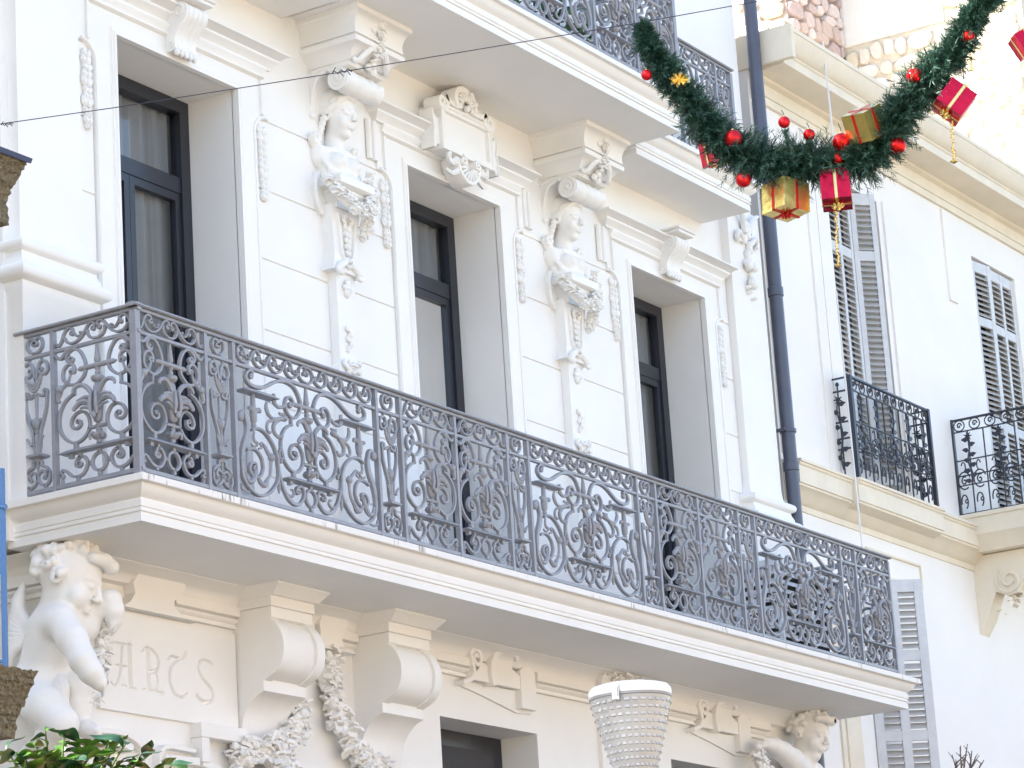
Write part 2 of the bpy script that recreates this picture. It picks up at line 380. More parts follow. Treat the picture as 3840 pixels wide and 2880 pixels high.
DIG={
'A_f1':[(-0.319,0.891),(-0.298,0.885),(-0.275,0.915),(-0.26,0.952),(-0.231,0.979),(-0.202,0.976),(-0.191,0.962),(-0.2,0.943)],
'A_f2':[(-0.188,0.95),(-0.175,0.932),(-0.154,0.916),(-0.131,0.921),(-0.13,0.935)],
'A_f3':[(-0.255,0.925),(-0.246,0.906),(-0.22,0.886),(-0.181,0.882),(-0.142,0.896),(-0.109,0.923),(-0.088,0.951),(-0.071,0.97),(-0.051,0.981),(-0.03,0.977),(-0.022,0.963),(-0.035,0.942)],
'A_f4':[(-0.079,0.943),(-0.078,0.92),(-0.06,0.893),(-0.027,0.879),(0.009,0.879)],
'A_m1':[(-0.324,0.826),(-0.309,0.806),(-0.282,0.802),(-0.258,0.82),(-0.238,0.839),(-0.211,0.845)],
'A_m2':[(-0.213,0.787),(-0.194,0.783),(-0.207,0.766),(-0.235,0.774),(-0.244,0.803),(-0.223,0.831),(-0.189,0.843),(-0.153,0.83),(-0.123,0.795),(-0.102,0.746),(-0.099,0.706),(-0.11,0.67),(-0.139,0.641),(-0.175,0.621),(-0.206,0.623),(-0.236,0.634)],
'A_m3':[(-0.21,0.708),(-0.191,0.697),(-0.186,0.721),(-0.2,0.748),(-0.231,0.755),(-0.263,0.733),(-0.276,0.697),(-0.27,0.665),(-0.252,0.644),(-0.233,0.625)],
'A_neck':[(-0.191,0.615),(-0.193,0.567)],
'A_bud':[(-0.21,0.69),(-0.236,0.639),(-0.288,0.608),(-0.305,0.575),(-0.314,0.545),(-0.303,0.53),(-0.295,0.541)],
'A_m4':[(-0.186,0.567),(-0.225,0.553),(-0.265,0.525),(-0.294,0.486),(-0.309,0.441),(-0.312,0.39),(-0.3,0.347),(-0.276,0.31),(-0.235,0.277),(-0.19,0.261),(-0.146,0.269),(-0.106,0.296),(-0.083,0.333),(-0.079,0.372),(-0.089,0.405),(-0.111,0.434),(-0.141,0.446),(-0.176,0.44),(-0.205,0.418),(-0.218,0.386),(-0.208,0.357),(-0.177,0.348),(-0.149,0.363),(-0.15,0.386),(-0.168,0.388)],
'A_bar':[(-0.073,0.339),(0.069,0.339)],
'A_foot':[(-0.188,0.253),(-0.189,0.241)],
'A_led':[(-0.298,0.197),(0.274,0.219)],
'A_l1':[(-0.169,0.136),(-0.15,0.127),(-0.166,0.112),(-0.189,0.12),(-0.188,0.143),(-0.167,0.167),(-0.136,0.17),(-0.114,0.151),(-0.103,0.123),(-0.117,0.086),(-0.142,0.061),(-0.177,0.053),(-0.219,0.063),(-0.248,0.085),(-0.274,0.105),(-0.297,0.108),(-0.305,0.087),(-0.298,0.073)],
'A_stub':[(-0.158,0.203),(-0.159,0.178)],
'A_ring':[(-0.011,0.182),(-0.001,0.063),(-0.06,0.128),(0.057,0.116)],
'A_sp':[(-0.019,0.843),(-0.019,0.755),(-0.017,0.73),(-0.022,0.709),(-0.018,0.674),(-0.018,0.64),(-0.013,0.611),(-0.017,0.579),(-0.007,0.462),(-0.005,0.366),(-0.006,0.35),(-0.011,0.321),(-0.017,0.293),(-0.014,0.273),(-0.015,0.242)],
'A_cb':[(-0.171,0.706),(0.126,0.722)],
'A_pet1':[(-0.032,0.518),(-0.057,0.558),(-0.091,0.59),(-0.13,0.597),(-0.166,0.58),(-0.175,0.555)],
'A_pet2':[(-0.03,0.482),(-0.052,0.509),(-0.091,0.516),(-0.142,0.501)],
'A_pet3':[(-0.031,0.457),(-0.073,0.487),(-0.123,0.49),(-0.16,0.465),(-0.165,0.446)],
'A_pet4':[(-0.029,0.427),(-0.067,0.45),(-0.09,0.456),(-0.118,0.453)],
'C_f':[(-0.688,0.934),(-0.67,0.951),(-0.685,0.975),(-0.713,0.98),(-0.735,0.956),(-0.737,0.921),(-0.716,0.894),(-0.679,0.881),(-0.636,0.891),(-0.6,0.918),(-0.586,0.951),(-0.572,0.969),(-0.545,0.982),(-0.516,0.976),(-0.508,0.959),(-0.527,0.939)],
'C_ft':[(-0.67,0.946),(-0.655,0.925),(-0.635,0.914),(-0.609,0.922),(-0.625,0.934)],
'C_h':[(-0.03,0.982),(-0.008,0.978),(-0.001,0.958),(-0.016,0.935)],
'C_m1':[(-0.599,0.807),(-0.589,0.83),(-0.61,0.839),(-0.64,0.825),(-0.659,0.797),(-0.652,0.77),(-0.62,0.75),(-0.565,0.742),(-0.488,0.753),(-0.422,0.781),(-0.363,0.812),(-0.297,0.834),(-0.222,0.84),(-0.153,0.824),(-0.112,0.786),(-0.088,0.742),(-0.083,0.732),(-0.093,0.679),(-0.123,0.638),(-0.159,0.618),(-0.199,0.618),(-0.228,0.634),(-0.248,0.662),(-0.252,0.694),(-0.244,0.717),(-0.225,0.74),(-0.194,0.746),(-0.169,0.727),(-0.168,0.707),(-0.193,0.697)],
'C_led':[(-0.735,0.701),(-0.361,0.716)],
'C_post':[(-0.593,0.705),(-0.583,0.667),(-0.584,0.585),(-0.587,0.545),(-0.589,0.513),(-0.591,0.494),(-0.592,0.475)],
'C_cl':[(-0.59,0.562),(-0.609,0.59),(-0.639,0.595)],
'C_cr':[(-0.582,0.559),(-0.558,0.592),(-0.528,0.598),(-0.525,0.583)],
'C_leaf':[(-0.378,0.734),(-0.375,0.702),(-0.373,0.678),(-0.361,0.665),(-0.327,0.654),(-0.283,0.667),(-0.264,0.683)],
'C_side':[(-0.736,0.511),(-0.731,0.536),(-0.704,0.556),(-0.684,0.537),(-0.674,0.507),(-0.664,0.467),(-0.672,0.411),(-0.705,0.345),(-0.725,0.297),(-0.735,0.243),(-0.735,0.237),(-0.733,0.173),(-0.712,0.117),(-0.66,0.074),(-0.587,0.048),(-0.514,0.056),(-0.449,0.086),(-0.394,0.135),(-0.358,0.186),(-0.352,0.239),(-0.357,0.297),(-0.359,0.323),(-0.391,0.388),(-0.443,0.44),(-0.503,0.471),(-0.566,0.475),(-0.618,0.455)],
'C_spi':[(-0.674,0.319),(-0.626,0.335),(-0.584,0.335),(-0.547,0.318),(-0.52,0.286),(-0.51,0.244),(-0.512,0.22),(-0.535,0.181),(-0.575,0.159),(-0.617,0.162),(-0.645,0.183),(-0.651,0.213),(-0.628,0.243),(-0.594,0.247),(-0.583,0.231),(-0.597,0.215)],
'C_oval':[(-0.316,0.381),(-0.321,0.316)],
'C_d1':[(-0.455,0.665),(-0.462,0.627),(-0.439,0.586),(-0.389,0.569),(-0.328,0.578),(-0.279,0.592)],
'C_d2':[(-0.351,0.563),(-0.39,0.558),(-0.447,0.537),(-0.463,0.494),(-0.439,0.469),(-0.421,0.478)],
'C_d3':[(-0.338,0.565),(-0.369,0.549),(-0.393,0.518),(-0.383,0.477),(-0.345,0.458),(-0.305,0.473)],
'C_d4':[(-0.264,0.622),(-0.312,0.616),(-0.32,0.627)],
'C_in1':[(-0.594,0.449),(-0.6,0.411),(-0.589,0.387),(-0.564,0.381),(-0.574,0.361),(-0.604,0.352),(-0.629,0.364)],
'C_in2':[(-0.558,0.345),(-0.523,0.357),(-0.539,0.38),(-0.513,0.385),(-0.485,0.358),(-0.461,0.334),(-0.433,0.31),(-0.436,0.27),(-0.438,0.243),(-0.449,0.196),(-0.487,0.15),(-0.51,0.12),(-0.547,0.127),(-0.575,0.156)],
'C_in3':[(-0.593,0.211),(-0.604,0.17),(-0.631,0.131),(-0.666,0.115),(-0.694,0.136),(-0.708,0.175)],
'C_st':[(-0.347,0.243),(-0.33,0.188),(-0.303,0.134),(-0.256,0.079),(-0.201,0.054),(-0.148,0.057),(-0.107,0.088),(-0.086,0.129),(-0.092,0.165),(-0.122,0.176),(-0.158,0.162),(-0.169,0.136),(-0.152,0.128),(-0.138,0.138)],
'C_stcurl':[(-0.275,0.107),(-0.233,0.093),(-0.201,0.115),(-0.212,0.139),(-0.23,0.139)],
'C_drop':[(-0.35,0.179),(-0.354,0.094)],
'C_base':[(-0.747,0.093),(-0.74,0.063),(-0.704,0.051),(-0.662,0.053)],
'B_h':[(-0.017,0.935),(-0.011,0.952),(-0.024,0.968),(-0.046,0.969),(-0.061,0.955),(-0.067,0.929),(-0.059,0.905),(-0.039,0.884),(-0.011,0.875),(0.014,0.874)],
'B_loop':[(-0.004,0.697),(-0.015,0.724),(-0.022,0.76),(-0.032,0.797),(-0.048,0.817),(-0.069,0.82),(-0.092,0.805),(-0.103,0.775),(-0.098,0.748),(-0.074,0.735),(-0.05,0.743),(-0.039,0.763),(-0.053,0.771)],
'B_s1':[(-0.07,0.733),(-0.057,0.704),(-0.029,0.685),(0.005,0.685),(0.034,0.69)],
'B_s2':[(-0.067,0.706),(-0.044,0.679),(-0.016,0.668),(0.021,0.668)],
'B_s3':[(-0.058,0.684),(-0.038,0.662),(-0.012,0.651),(0.022,0.65)],
'B_s4':[(-0.045,0.661),(-0.022,0.638),(-0.004,0.629),(0.023,0.631)],
'B_arm':[(-0.019,0.619),(-0.044,0.606),(-0.068,0.603),(-0.072,0.616),(-0.069,0.629),(-0.085,0.638),(-0.096,0.623),(-0.092,0.6),(-0.087,0.532),(-0.063,0.453),(-0.038,0.382),(-0.031,0.298),(-0.022,0.255)],
'B_sp':[(-0.005,0.611),(-0.006,0.556),(-0.01,0.485),(-0.006,0.467),(-0.004,0.434),(-0.004,0.422),(-0.003,0.41),(-0.003,0.398),(-0.004,0.385),(-0.005,0.288),(-0.007,0.254),(-0.008,0.239),(-0.009,0.219)],
'B_pl':[(-0.059,0.234),(0.045,0.242)],
'B_bt':[(-0.005,0.217),(-0.025,0.201),(-0.04,0.197),(-0.044,0.168),(-0.071,0.158),(-0.091,0.137),(-0.097,0.113),(-0.098,0.129),(-0.099,0.071),(-0.064,0.044),(-0.022,0.068),(-0.007,0.112),(-0.045,0.138),(-0.072,0.117),(-0.061,0.09)],
'B_pt':[(-0.002,0.198),(-0.004,0.153)]}
# ------------------------------------------------------------------ ground and the sunlit side of the street behind the camera
GZ = -6.0
g = MB(); g.add([(-120,-120,GZ),(160,-120,GZ),(160,160,GZ),(-120,160,GZ)], [(0,1,2,3)])
tag(g.build('street_ground', 'street', smooth=0), kind='structure')
def opposite_house(x0, x1, top, col, label):
    r = empty('street_house', ((x0+x1)/2, -14.0, GZ), label, 'building', 'houses across the street')
    m = MB().box(x0, x1, -22, -14, GZ, top); m.build('wall', col, r, 0)
    m = MB().loft_rect([(x0,x1,-22,-13.9,top),(x0-.0,x1+.0,-22.2,-13.5,top+.25),(x0,x1,-22.2,-13.5,top+.32)]); m.build('cornice', 'opposite_trim', r, 0)
    n = int((x1-x0)//2.6)
    for fl in range(int((top-GZ-1)//3.3)):
        z = GZ+1.2+fl*3.3
        for i in range(n):
            x = x0+(i+.5)*(x1-x0)/n
            w = MB().box(x-.5, x+.5, -13.985, -13.9, z, z+1.9).build('window', 'shutter_paint', r, 0)
    return r
opposite_house(-34, -8.2, 1.2, 'opposite_render', 'ochre rendered house with grey shutters across the street, beside the taller one')
opposite_house(-8, 12, 2.4, 'opposite_render', 'taller ochre house with grey shutters facing the white townhouse')
opposite_house(12.2, 46, 1.6, 'opposite_trim', 'long cream house with grey shutters at the far end of the street')

# ------------------------------------------------------------------ white townhouse
W = 1.0                     # plane of the upper wall; WL lower wall
WL = 0.92
B = empty('townhouse', (5.2, W, GZ), 'white stucco townhouse with carved ornament, two balconies and dark windows', 'building')
WIN = [(1.09,2.408),(4.51,5.807),(7.868,9.155)]; WTOP = 3.32
BX0, BX1, BTOP = -0.02, 10.30, 9.5
LX0 = 0.33
m = MB()
xs = [BX0]+[q for w in WIN for q in w]+[BX1]
for i in range(0, len(xs), 2): m.box(xs[i], xs[i+1], W, 1.75, -0.25, BTOP)
for a, b in WIN: m.box(a, b, W, 1.75, WTOP, BTOP)
m.build('wall', 'plaster', B, 0)
MB().box(BX0, BX1, 1.76, 12, -0.25, BTOP).build('rear_wall', 'plaster', B, 0)
LWIN = [(4.48,5.80),(7.85,9.17)]; LTOP = -0.855
m = MB(); xs = [LX0]+[q for w in LWIN for q in w]+[BX1+0.02]
for i in range(0, len(xs), 2): m.box(xs[i], xs[i+1], WL, 1.7, GZ, -0.26)
for a, b in LWIN: m.box(a, b, WL, 1.7, LTOP, -0.26); m.box(a, b, WL, 1.7, GZ, -3.6)
m.build('lower_wall', 'plaster', B, 0)
MB().box(LX0, BX1, 1.71, 12, GZ, -0.26).build('lower_rear_wall', 'plaster', B, 0)
# dark reveal linings of the lower windows and their frames
for a, b in LWIN:
    f = MB().box(a, b, 1.24, 1.30, -3.6, LTOP).build('window_leaf', 'frame_dark', B, 0)
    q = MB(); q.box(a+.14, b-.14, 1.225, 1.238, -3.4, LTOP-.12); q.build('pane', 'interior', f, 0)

# coursed wall blocks between surrounds and caryatids (each a separate, slightly proud block)
Z = [-0.03, 0.60, 1.12, 1.64, 2.155, 2.67, 3.19, 3.71]
strips = [(0.675,0.865),(2.635,3.445),(3.675,4.285),(6.035,6.64),(6.87,7.64),(9.385,9.645)]
for a, b in strips:
    for k in range(len(Z)-1):
        g_ = 0.0055
        MB().bbox(a, b, W-0.013, W+0.01, Z[k]+g_, Z[k+1]-g_, 0.004).build('wall_block', 'plaster', B, 30)

# windows of the upper floor
def window(x0, x1):
    fy = 1.385
    fr = MB(); fr.box(x0-.002, x0+.10, fy, fy+.09, -0.2, WTOP-.002); fr.box(x1-.10, x1+.002, fy, fy+.09, -0.2, WTOP-.002); fr.box(x0+.10, x1-.10, fy, fy+.09, WTOP-.095, WTOP-.002)
    fr.box(x0+.10, x1-.10, fy+.012, fy+.08, 2.63, 2.745)
    f = fr.build('window_frame', 'frame_dark', B, 0); tag(f, 'dark grey window frame')
    xm = (x0+x1)/2
    for a, b in ((x0+.10, xm), (xm, x1-.10)):
        s_ = MB(); c, d = a+.002, b-.002
        s_.box(c, c+.055, fy+.02, fy+.07, -.15, 2.628); s_.box(d-.055, d, fy+.02, fy+.07, -.15, 2.628); s_.box(c+.055, d-.055, fy+.02, fy+.07, 2.57, 2.628); s_.box(c+.055, d-.055, fy+.02, fy+.07, -.15, .1)
        s_.build('window_sash', 'frame_dark', f, 0)
        MB().add([(c+.05,fy+.045,.05),(d-.05,fy+.045,.05),(d-.05,fy+.045,2.6),(c+.05,fy+.045,2.6)],[(0,1,2,3)]).build('pane', 'pane_glass', f, 0)
    MB().add([(x0+.095,fy+.045,2.74),(x1-.095,fy+.045,2.74),(x1-.095,fy+.045,WTOP-.09),(x0+.095,fy+.045,WTOP-.09)],[(0,1,2,3)]).build('pane', 'pane_glass', f, 0)
    cu = MB(); n = 90; P = []
    for i in range(n+1):
        x = x0+.02+(x1-x0-.04)*i/n; P.append((x, 1.505+.018*math.sin(i*.9+math.sin(i*.37)*1.5)))
    cu.loft([[(x,y,-.2) for x,y in P], [(x,y,3.30) for x,y in P]], closed=False, cap=False)
    cu.build('curtain', 'curtain', f, 80)
for a, b in WIN: window(a, b)

# eared architraves, inner fillets, lintel mouldings and cornices
def surround(x0, x1):
    L = []
    def side(sx, xe):
        def X(o): return xe+sx*o
        P = [(X(0.0),-.03),(X(0.215),-.03),(X(0.215),3.07)]
        for t in np.linspace(0, math.pi/2, 9): P.append((X(0.215+0.155*(1-math.cos(t))), 3.07+0.125*math.sin(t)))
        P += [(X(0.375),3.195),(X(0.375),3.56)]
        return P
    l = side(-1, x0); r = side(1, x1)
    # outline left side up, across the top, right side down, then around the opening
    m = MB()
    m.ext_xz(l+[(x0,3.56)], W-.032, W+.005); m.ext_xz([(x1,3.56)]+r[::-1], W-.032, W+.005)
    m.box(x0, x1, W-.032, W+.004, WTOP+.0, 3.56)
    o = m.build('window_surround', 'plaster', B, 25)
    # raised arris following the ear's curve
    for sx, xe in ((-1,x0),(1,x1)):
        e = MB()
        P = [(xe+sx*.20,-.02),(xe+sx*.20,3.07)]+[(xe+sx*(0.20+0.15*(1-math.cos(t))), 3.07+0.135*math.sin(t)) for t in np.linspace(0,math.pi/2,8)]
        e.ribbon(P, .022, W-.044, W-.03)
        e.build('ear_moulding', 'plaster', o, 40)
    # fillet round the opening
    fl = MB(); prof = [(0.001,0.0),(0.001,.052),(.018,.052),(.026,.040),(.045,.047),(.052,.030)]
    loops = []
    for off, d in prof: loops.append([(x0-off,W-d,-.03),(x0-off,W-d,WTOP+off),(x1+off,W-d,WTOP+off),(x1+off,W-d,-.03)])
    fl.loft(loops, closed=False, cap=False); fl.build('architrave_fillet', 'plaster', o, 40)
    # panel moulding under the cornice
    pm = MB(); a, b = x0-.30, x1+.30
    pm.loft_rect([(a,b,W-.036,W,3.475),(a-.008,b+.008,W-.062,W,3.487),(a-.008,b+.008,W-.062,W,3.50),(a-.012,b+.012,W-.045,W,3.512),(a-.02,b+.02,W-.075,W,3.545),(a-.02,b+.02,W-.075,W,3.559)])
    pm.build('lintel_moulding', 'plaster', o, 50)
    for sx, xe in ((-1,x0),(1,x1)):
        st_ = MB(); q = xe+sx*.30; st_.bbox(min(q,q-sx*.026), max(q,q-sx*.026), W-.052, W-.03, 3.21, 3.474, .004); st_.build('lintel_stile', 'plaster', o, 30)
    c = MB(); a, b = x0-.375, x1+.375
    pr = [(.034,3.561),(.055,3.567),(.055,3.578),(.075,3.60),(.095,3.618),(.100,3.622),(.100,3.640),(.112,3.645),(.128,3.66),(.150,3.672),(.158,3.675),(.158,3.69),(.02,3.715)]
    c.loft_rect([(a-d+.034,b+d-.034,W-d,W,z) for d,z in pr]); c.build('window_cornice', 'plaster', o, 40)
    # husk drops in the recess under each ear
    for sx, xe in ((-1,x0),(1,x1)):
        h = MB(); xc = xe+sx*.295; z = 3.10; r = random.Random(int(xe*100))
        h.tube([(xc,W-.02,3.14),(xc,W-.02,2.60)], .008, 5)
        k = 0
        while z > 2.60:
            s_ = .036*(1.0 if z > 2.75 else .75)*(.75+.55*r.random()); xc = xe+sx*.295+(r.random()-.5)*.014
            for dx in (-.55,.55): h.ell((xc+dx*s_*1.15, W-.026, z), (s_*.62, .026, s_*.95), Euler((0,dx*.7,0)), 6, 4)
            h.ell((xc, W-.040, z-.012), (s_*.5, .022, s_*.8), None, 6, 4)
            if k % 3 == 0:
                h.ell((xc-.8*s_, W-.03, z+.02), (.016,.016,.016), None, 5, 4); h.ell((xc+.8*s_, W-.03, z+.02), (.016,.016,.016), None, 5, 4)
            z -= s_*1.32; k += 1
        h.build('husk_garland', 'plaster_ornament', B, 60)
    return o
for a, b in WIN: surround(a, b)
# small reeded tabs beside the middle and right surrounds
for xt in (4.075, 6.25, 7.42):
    t = MB()
    for d in (-.035, .035):
        t.loft([[(xt+d+.026*math.cos(a_), W-.02-.03*max(0,math.sin(a_)), z) for a_ in np.linspace(0,math.pi,7)] for z in (3.25,3.27,3.53,3.56)], closed=True)
    t.build('reeded_tab', 'plaster', B, 50)

def scroll_console(xc, wd, z0, z1, y0, dep, parent, name='scroll_console'):
    """S-scroll bracket: profile in the y-z plane, fluted front, volute on each cheek."""
    H = z1-z0; S_ = [(0,1.0),(.62,1.0),(.90,.93),(1.0,.80),(.93,.66),(.70,.50),(.50,.36),(.42,.22),(.44,.12),(.36,.03),(.20,0.0),(0,.02)]
    P = catmull([(y0-dep*a, z0+H*b) for a,b in S_], 4)
    m = MB(); prof = [tuple(q) for q in P]
    n = 9
    # fluted front: slices along x with alternating depth
    xsl = np.linspace(xc-wd/2, xc+wd/2, 4*n+1); loops = []
    for i, x in enumerate(xsl):
        d = .94+.06*abs(math.cos(i/(4*n)*math.pi*4.5))**.5 if 0 < i < 4*n else .97
        loops.append([(x, y0-(y0-py)*d, pz) for py, pz in prof])
    m.loft(loops); o = m.build(name, 'plaster_ornament', parent, 50)
    for sx in (-1,1):
        v = MB(); v2 = MB()
        sp = [(y0-dep*.62+dep*.30*(1-t/9.5)*math.cos(t), z0+H*.79+H*.17*(1-t/9.5)*math.sin(t)) for t in np.linspace(0,9,40)]
        xx = xc+sx*wd/2
        v.tube([(xx, a, b) for a, b in sp], [.014,.006], 5)
        sp = [(y0-dep*.24+dep*.16*(1-t/9.5)*math.cos(t), z0+H*.13+H*.09*(1-t/9.5)*math.sin(t)) for t in np.linspace(0,8,30)]
        v2.tube([(xx, a, b) for a, b in sp], [.010,.005], 5)
        v.build('volute', 'plaster_ornament', o, 60); v2.build('volute', 'plaster_ornament', o, 60)
    fr = MB()
    for i in range(5): fr.ell((xc-wd/2+wd*(i+.5)/5, y0-dep*.40, z0-.005), (wd*.10,.024,.030), None, 6, 4)
    fr.build('leaf_tip', 'plaster_ornament', o, 60)
    cp = MB(); cp.bbox(xc-wd/2-.02, xc+wd/2+.02, y0-dep-.03, y0, z1, z1+.028, .006); cp.bbox(xc-wd/2-.035, xc+wd/2+.035, y0-dep-.045, y0, z1+.029, z1+.05, .006)
    cp.build('console_cap', 'plaster', o, 30)
    return o
for a, b in (WIN[0], WIN[2]): scroll_console((a+b)/2, .235, 3.36, 3.70, W-.03, .20, B)

# name plaque with scrolled frame over the middle window
PX = 5.158
def plaque():
    y = .83
    m = MB().bbox(PX-.36, PX+.36, y, W, 3.50, 3.87, .006); o = m.build('plaque', 'plaster', B, 30); tag(o, 'carved cartouche plaque over the middle window')
    f = MB(); prof = [(0.0,0.0),(0.0,.03),(.02,.034),(.03,.022),(.055,.026),(.062,.0)]
    f.loft([[(PX-.36+q,y-d,3.50+q),(PX+.36-q,y-d,3.50+q),(PX+.36-q,y-d,3.87-q),(PX-.36+q,y-d,3.87-q)] for q,d in prof], True, False)
    f.build('plaque_frame', 'plaster', o, 40)
    t = MB(); r = random.Random(3)      # worn shallow lettering, two lines and a dash
    def spiral(cx, cz, r0, turns, sx, start=0.0):
        return [(cx+sx*r0*(1-.86*t_)*math.cos(start+t_*turns*2*math.pi), cz+r0*(1-.86*t_)*math.sin(start+t_*turns*2*math.pi)) for t_ in np.linspace(0,1,34)]
    s_ = MB()
    for sx in (-1,1):
        P = [(PX+sx*.06,3.92),(PX+sx*.16,3.90),(PX+sx*.25,3.92)]+spiral(PX+sx*.33,3.885,.075,1.4,sx,2.2)
        s_.ribbon(catmull(P,3), [.045,.040,.030,.016], y-.035, y+.11)
        # ear with concave cut on each side
        E = [(PX+sx*.36,3.53),(PX+sx*.40,3.53),(PX+sx*.43,3.49),(PX+sx*.455,3.49),(PX+sx*.455,3.60),(PX+sx*.44,3.66),(PX+sx*.455,3.72),(PX+sx*.455,3.80),(PX+sx*.435,3.80),(PX+sx*.41,3.755),(PX+sx*.385,3.74),(PX+sx*.36,3.75)]
        s_.ext_xz(E if sx > 0 else E[::-1], y+.0, y+.11)
        s_.ribbon([(PX+sx*.452,3.49),(PX+sx*.452,3.60),(PX+sx*.436,3.66),(PX+sx*.452,3.72),(PX+sx*.452,3.80)], .014, y-.012, y+.11)
    s_.build('plaque_scroll', 'plaster_ornament', o, 45)
    c = MB()
    c.ribbon(catmull([(PX-.14,3.90),(PX-.155,3.97),(PX-.12,4.03),(PX-.05,4.055),(PX+.02,4.05)],4), .05, y-.045, y+.10)
    c.ribbon(catmull([(PX+.02,4.05),(PX+.09,4.03),(PX+.13,3.98),(PX+.12,3.91)],4), .045, y-.04, y+.10)
    c.ext_xz([(PX-.14,3.88),(PX+.13,3.88),(PX+.12,3.98),(PX+.05,4.03),(PX-.06,4.035),(PX-.13,3.98)], y-.005, y+.10)
    for k in range(9):
        a = math.pi*(.12+.76*k/8); c.ell((PX-.005+.085*math.cos(a), y-.03, 3.92+.09*math.sin(a)), (.018,.028,.045), Euler((0,math.pi/2-a,0)), 6, 4)
    for q in ((.05,4.03),(.10,3.97),(-.02,3.90),(.03,3.93)): c.ell((PX+q[0], y-.045, q[1]), (.03,.028,.028), None, 7, 5)
    c.build('shell_crest', 'plaster_ornament', o, 45)
    b_ = MB()
    for k in range(9):
        a = math.pi*(1.06+.88*k/8); b_.ell((PX+.0+.085*math.cos(a), y-.012, 3.43+.075*math.sin(a)), (.017,.03,.055), Euler((0,math.pi/2-a,0)), 6, 4)
    b_.ribbon(catmull([(PX-.16,3.48),(PX-.13,3.39),(PX-.06,3.325),(PX,3.31),(PX+.06,3.325),(PX+.13,3.39),(PX+.16,3.48)],4), .03, y-.03, y+.12)
    for sx in (-1,1):
        b_.ribbon(spiral(PX+sx*.10,3.465,.04,1.3,sx,1.5), .02, y-.05, y+.05)
        b_.tube(catmull([(PX+sx*.17,y-.01,3.46),(PX+sx*.24,y-.015,3.42),(PX+sx*.27,y-.01,3.47),(PX+sx*.25,y-.02,3.49)],4), [.03,.018], 6)
        b_.tube(catmull([(PX+sx*.14,y,3.38),(PX+sx*.22,y,3.34),(PX+sx*.27,y+.02,3.37)],4), [.028,.012], 6)
        b_.ell((PX+sx*.2,y-.01,3.43), (.04,.03,.03), None, 7, 5)
    b_.ext_xz([(PX-.17,3.50),(PX-.12,3.37),(PX,3.32),(PX+.12,3.37),(PX+.17,3.50)], y+.01, W)
    b_.build('shell_pendant', 'plaster_ornament', o, 45)
plaque()

# balcony slabs (moulded edge all round, soffit)
SLAB = [(-.060,0.0),(-.060,-.040),(-.054,-.043),(-.030,-.045),(-.026,-.050),(-.022,-.062),(-.010,-.082),(.010,-.100),(.028,-.112),(.034,-.116),(.034,-.126),(.026,-.130),(.026,-.168),(.036,-.172),(.036,-.182),(.027,-.186),(.027,-.196),(.040,-.200),(.040,-.210),(.034,-.214),(.034,-.258)]
def slab(x0, x1, ztop, yback, front=0.0, name='balcony_slab', mat='plaster'):
    L = [(x0+d+.06, x1-d-.06, front+d, yback, ztop+z) for d, z in SLAB][::-1]
    return MB().loft_rect(L).build(name, mat, B, 30)
lower_slab = slab(-.06, 10.665, -0.030, 1.05); tag(lower_slab, 'long lower balcony slab with moulded edge')
lip = MB(); lip.box(-.0625, 10.6675, -.0625, 1.04, -.0685, -.0285); lip.build('slab_lip', 'plaster_streaked', lower_slab, 0)
upper_slab = slab(3.04, 7.285, 4.35, 1.05); tag(upper_slab, 'upper balcony slab over the middle window')
side_slab = slab(7.20, 9.40, 4.31, 1.05, front=.47, name='ledge_slab'); tag(side_slab, 'shallow ledge over the right window')
left_ledge = slab(-1.2, 3.12, 4.31, 1.05, front=.47, name='ledge_slab'); tag(left_ledge, 'shallow ledge over the left window')

# end pilasters with moulded base and carved capital drop
def pilaster(xa, xb):
    m = MB().box(xa, xb, WL, W+.01, 1.76, 4.33)
    p_ = m.build('pilaster', 'plaster', B, 0)
    b_ = MB(); c = (xa+xb)/2; hw = (xb-xa)/2
    pr = [(.055,-.03),(.055,1.30),(.065,1.315),(.065,1.36),(.105,1.375),(.122,1.395),(.128,1.42),(.122,1.445),(.105,1.462),(.075,1.47),(.070,1.50),(.055,1.53),(.050,1.555),(.075,1.565),(.088,1.58),(.092,1.60),(.086,1.622),(.070,1.635),(.02,1.645),(.006,1.69),(.0,1.762)]
    b_.loft_rect([(xa-d,xb+d,WL-d,W+.01,z) for d,z in pr]); b_.build('pilaster_base', 'plaster', p_, 45)
    d_ = MB(); r = random.Random(5)
    for k in range(16):
        z = 4.18-.046*k; s_ = .07*(1-.045*k); d_.ell((c+(r.random()-.5)*.10, WL-.02, z), (s_*.8,.04,s_*.75), Euler((0,r.random()*2,0)), 7, 4)
    for sx in (-1,1):
        d_.tube(catmull([(c+sx*.05,WL-.03,4.0),(c+sx*.16,WL-.035,4.08),(c+sx*.20,WL-.03,4.02),(c+sx*.15,WL-.04,3.99)],4), [.03,.02], 6)
        d_.tube(catmull([(c+sx*.04,WL-.03,4.1),(c+sx*.10,WL-.05,4.24),(c+sx*.2,WL-.05,4.30)],4), [.035,.02], 6)
        d_.ell((c+sx*.05,WL-.05,3.78), (.05,.04,.045), None, 7, 5)
    d_.ell((c,WL-.05,3.62), (.055,.05,.06), None, 7, 5)
    d_.build('carved_drop', 'plaster_ornament', p_, 60)
pilaster(0.05, 0.66); pilaster(9.66, 10.27)
for xx in (9.60,):
    pass
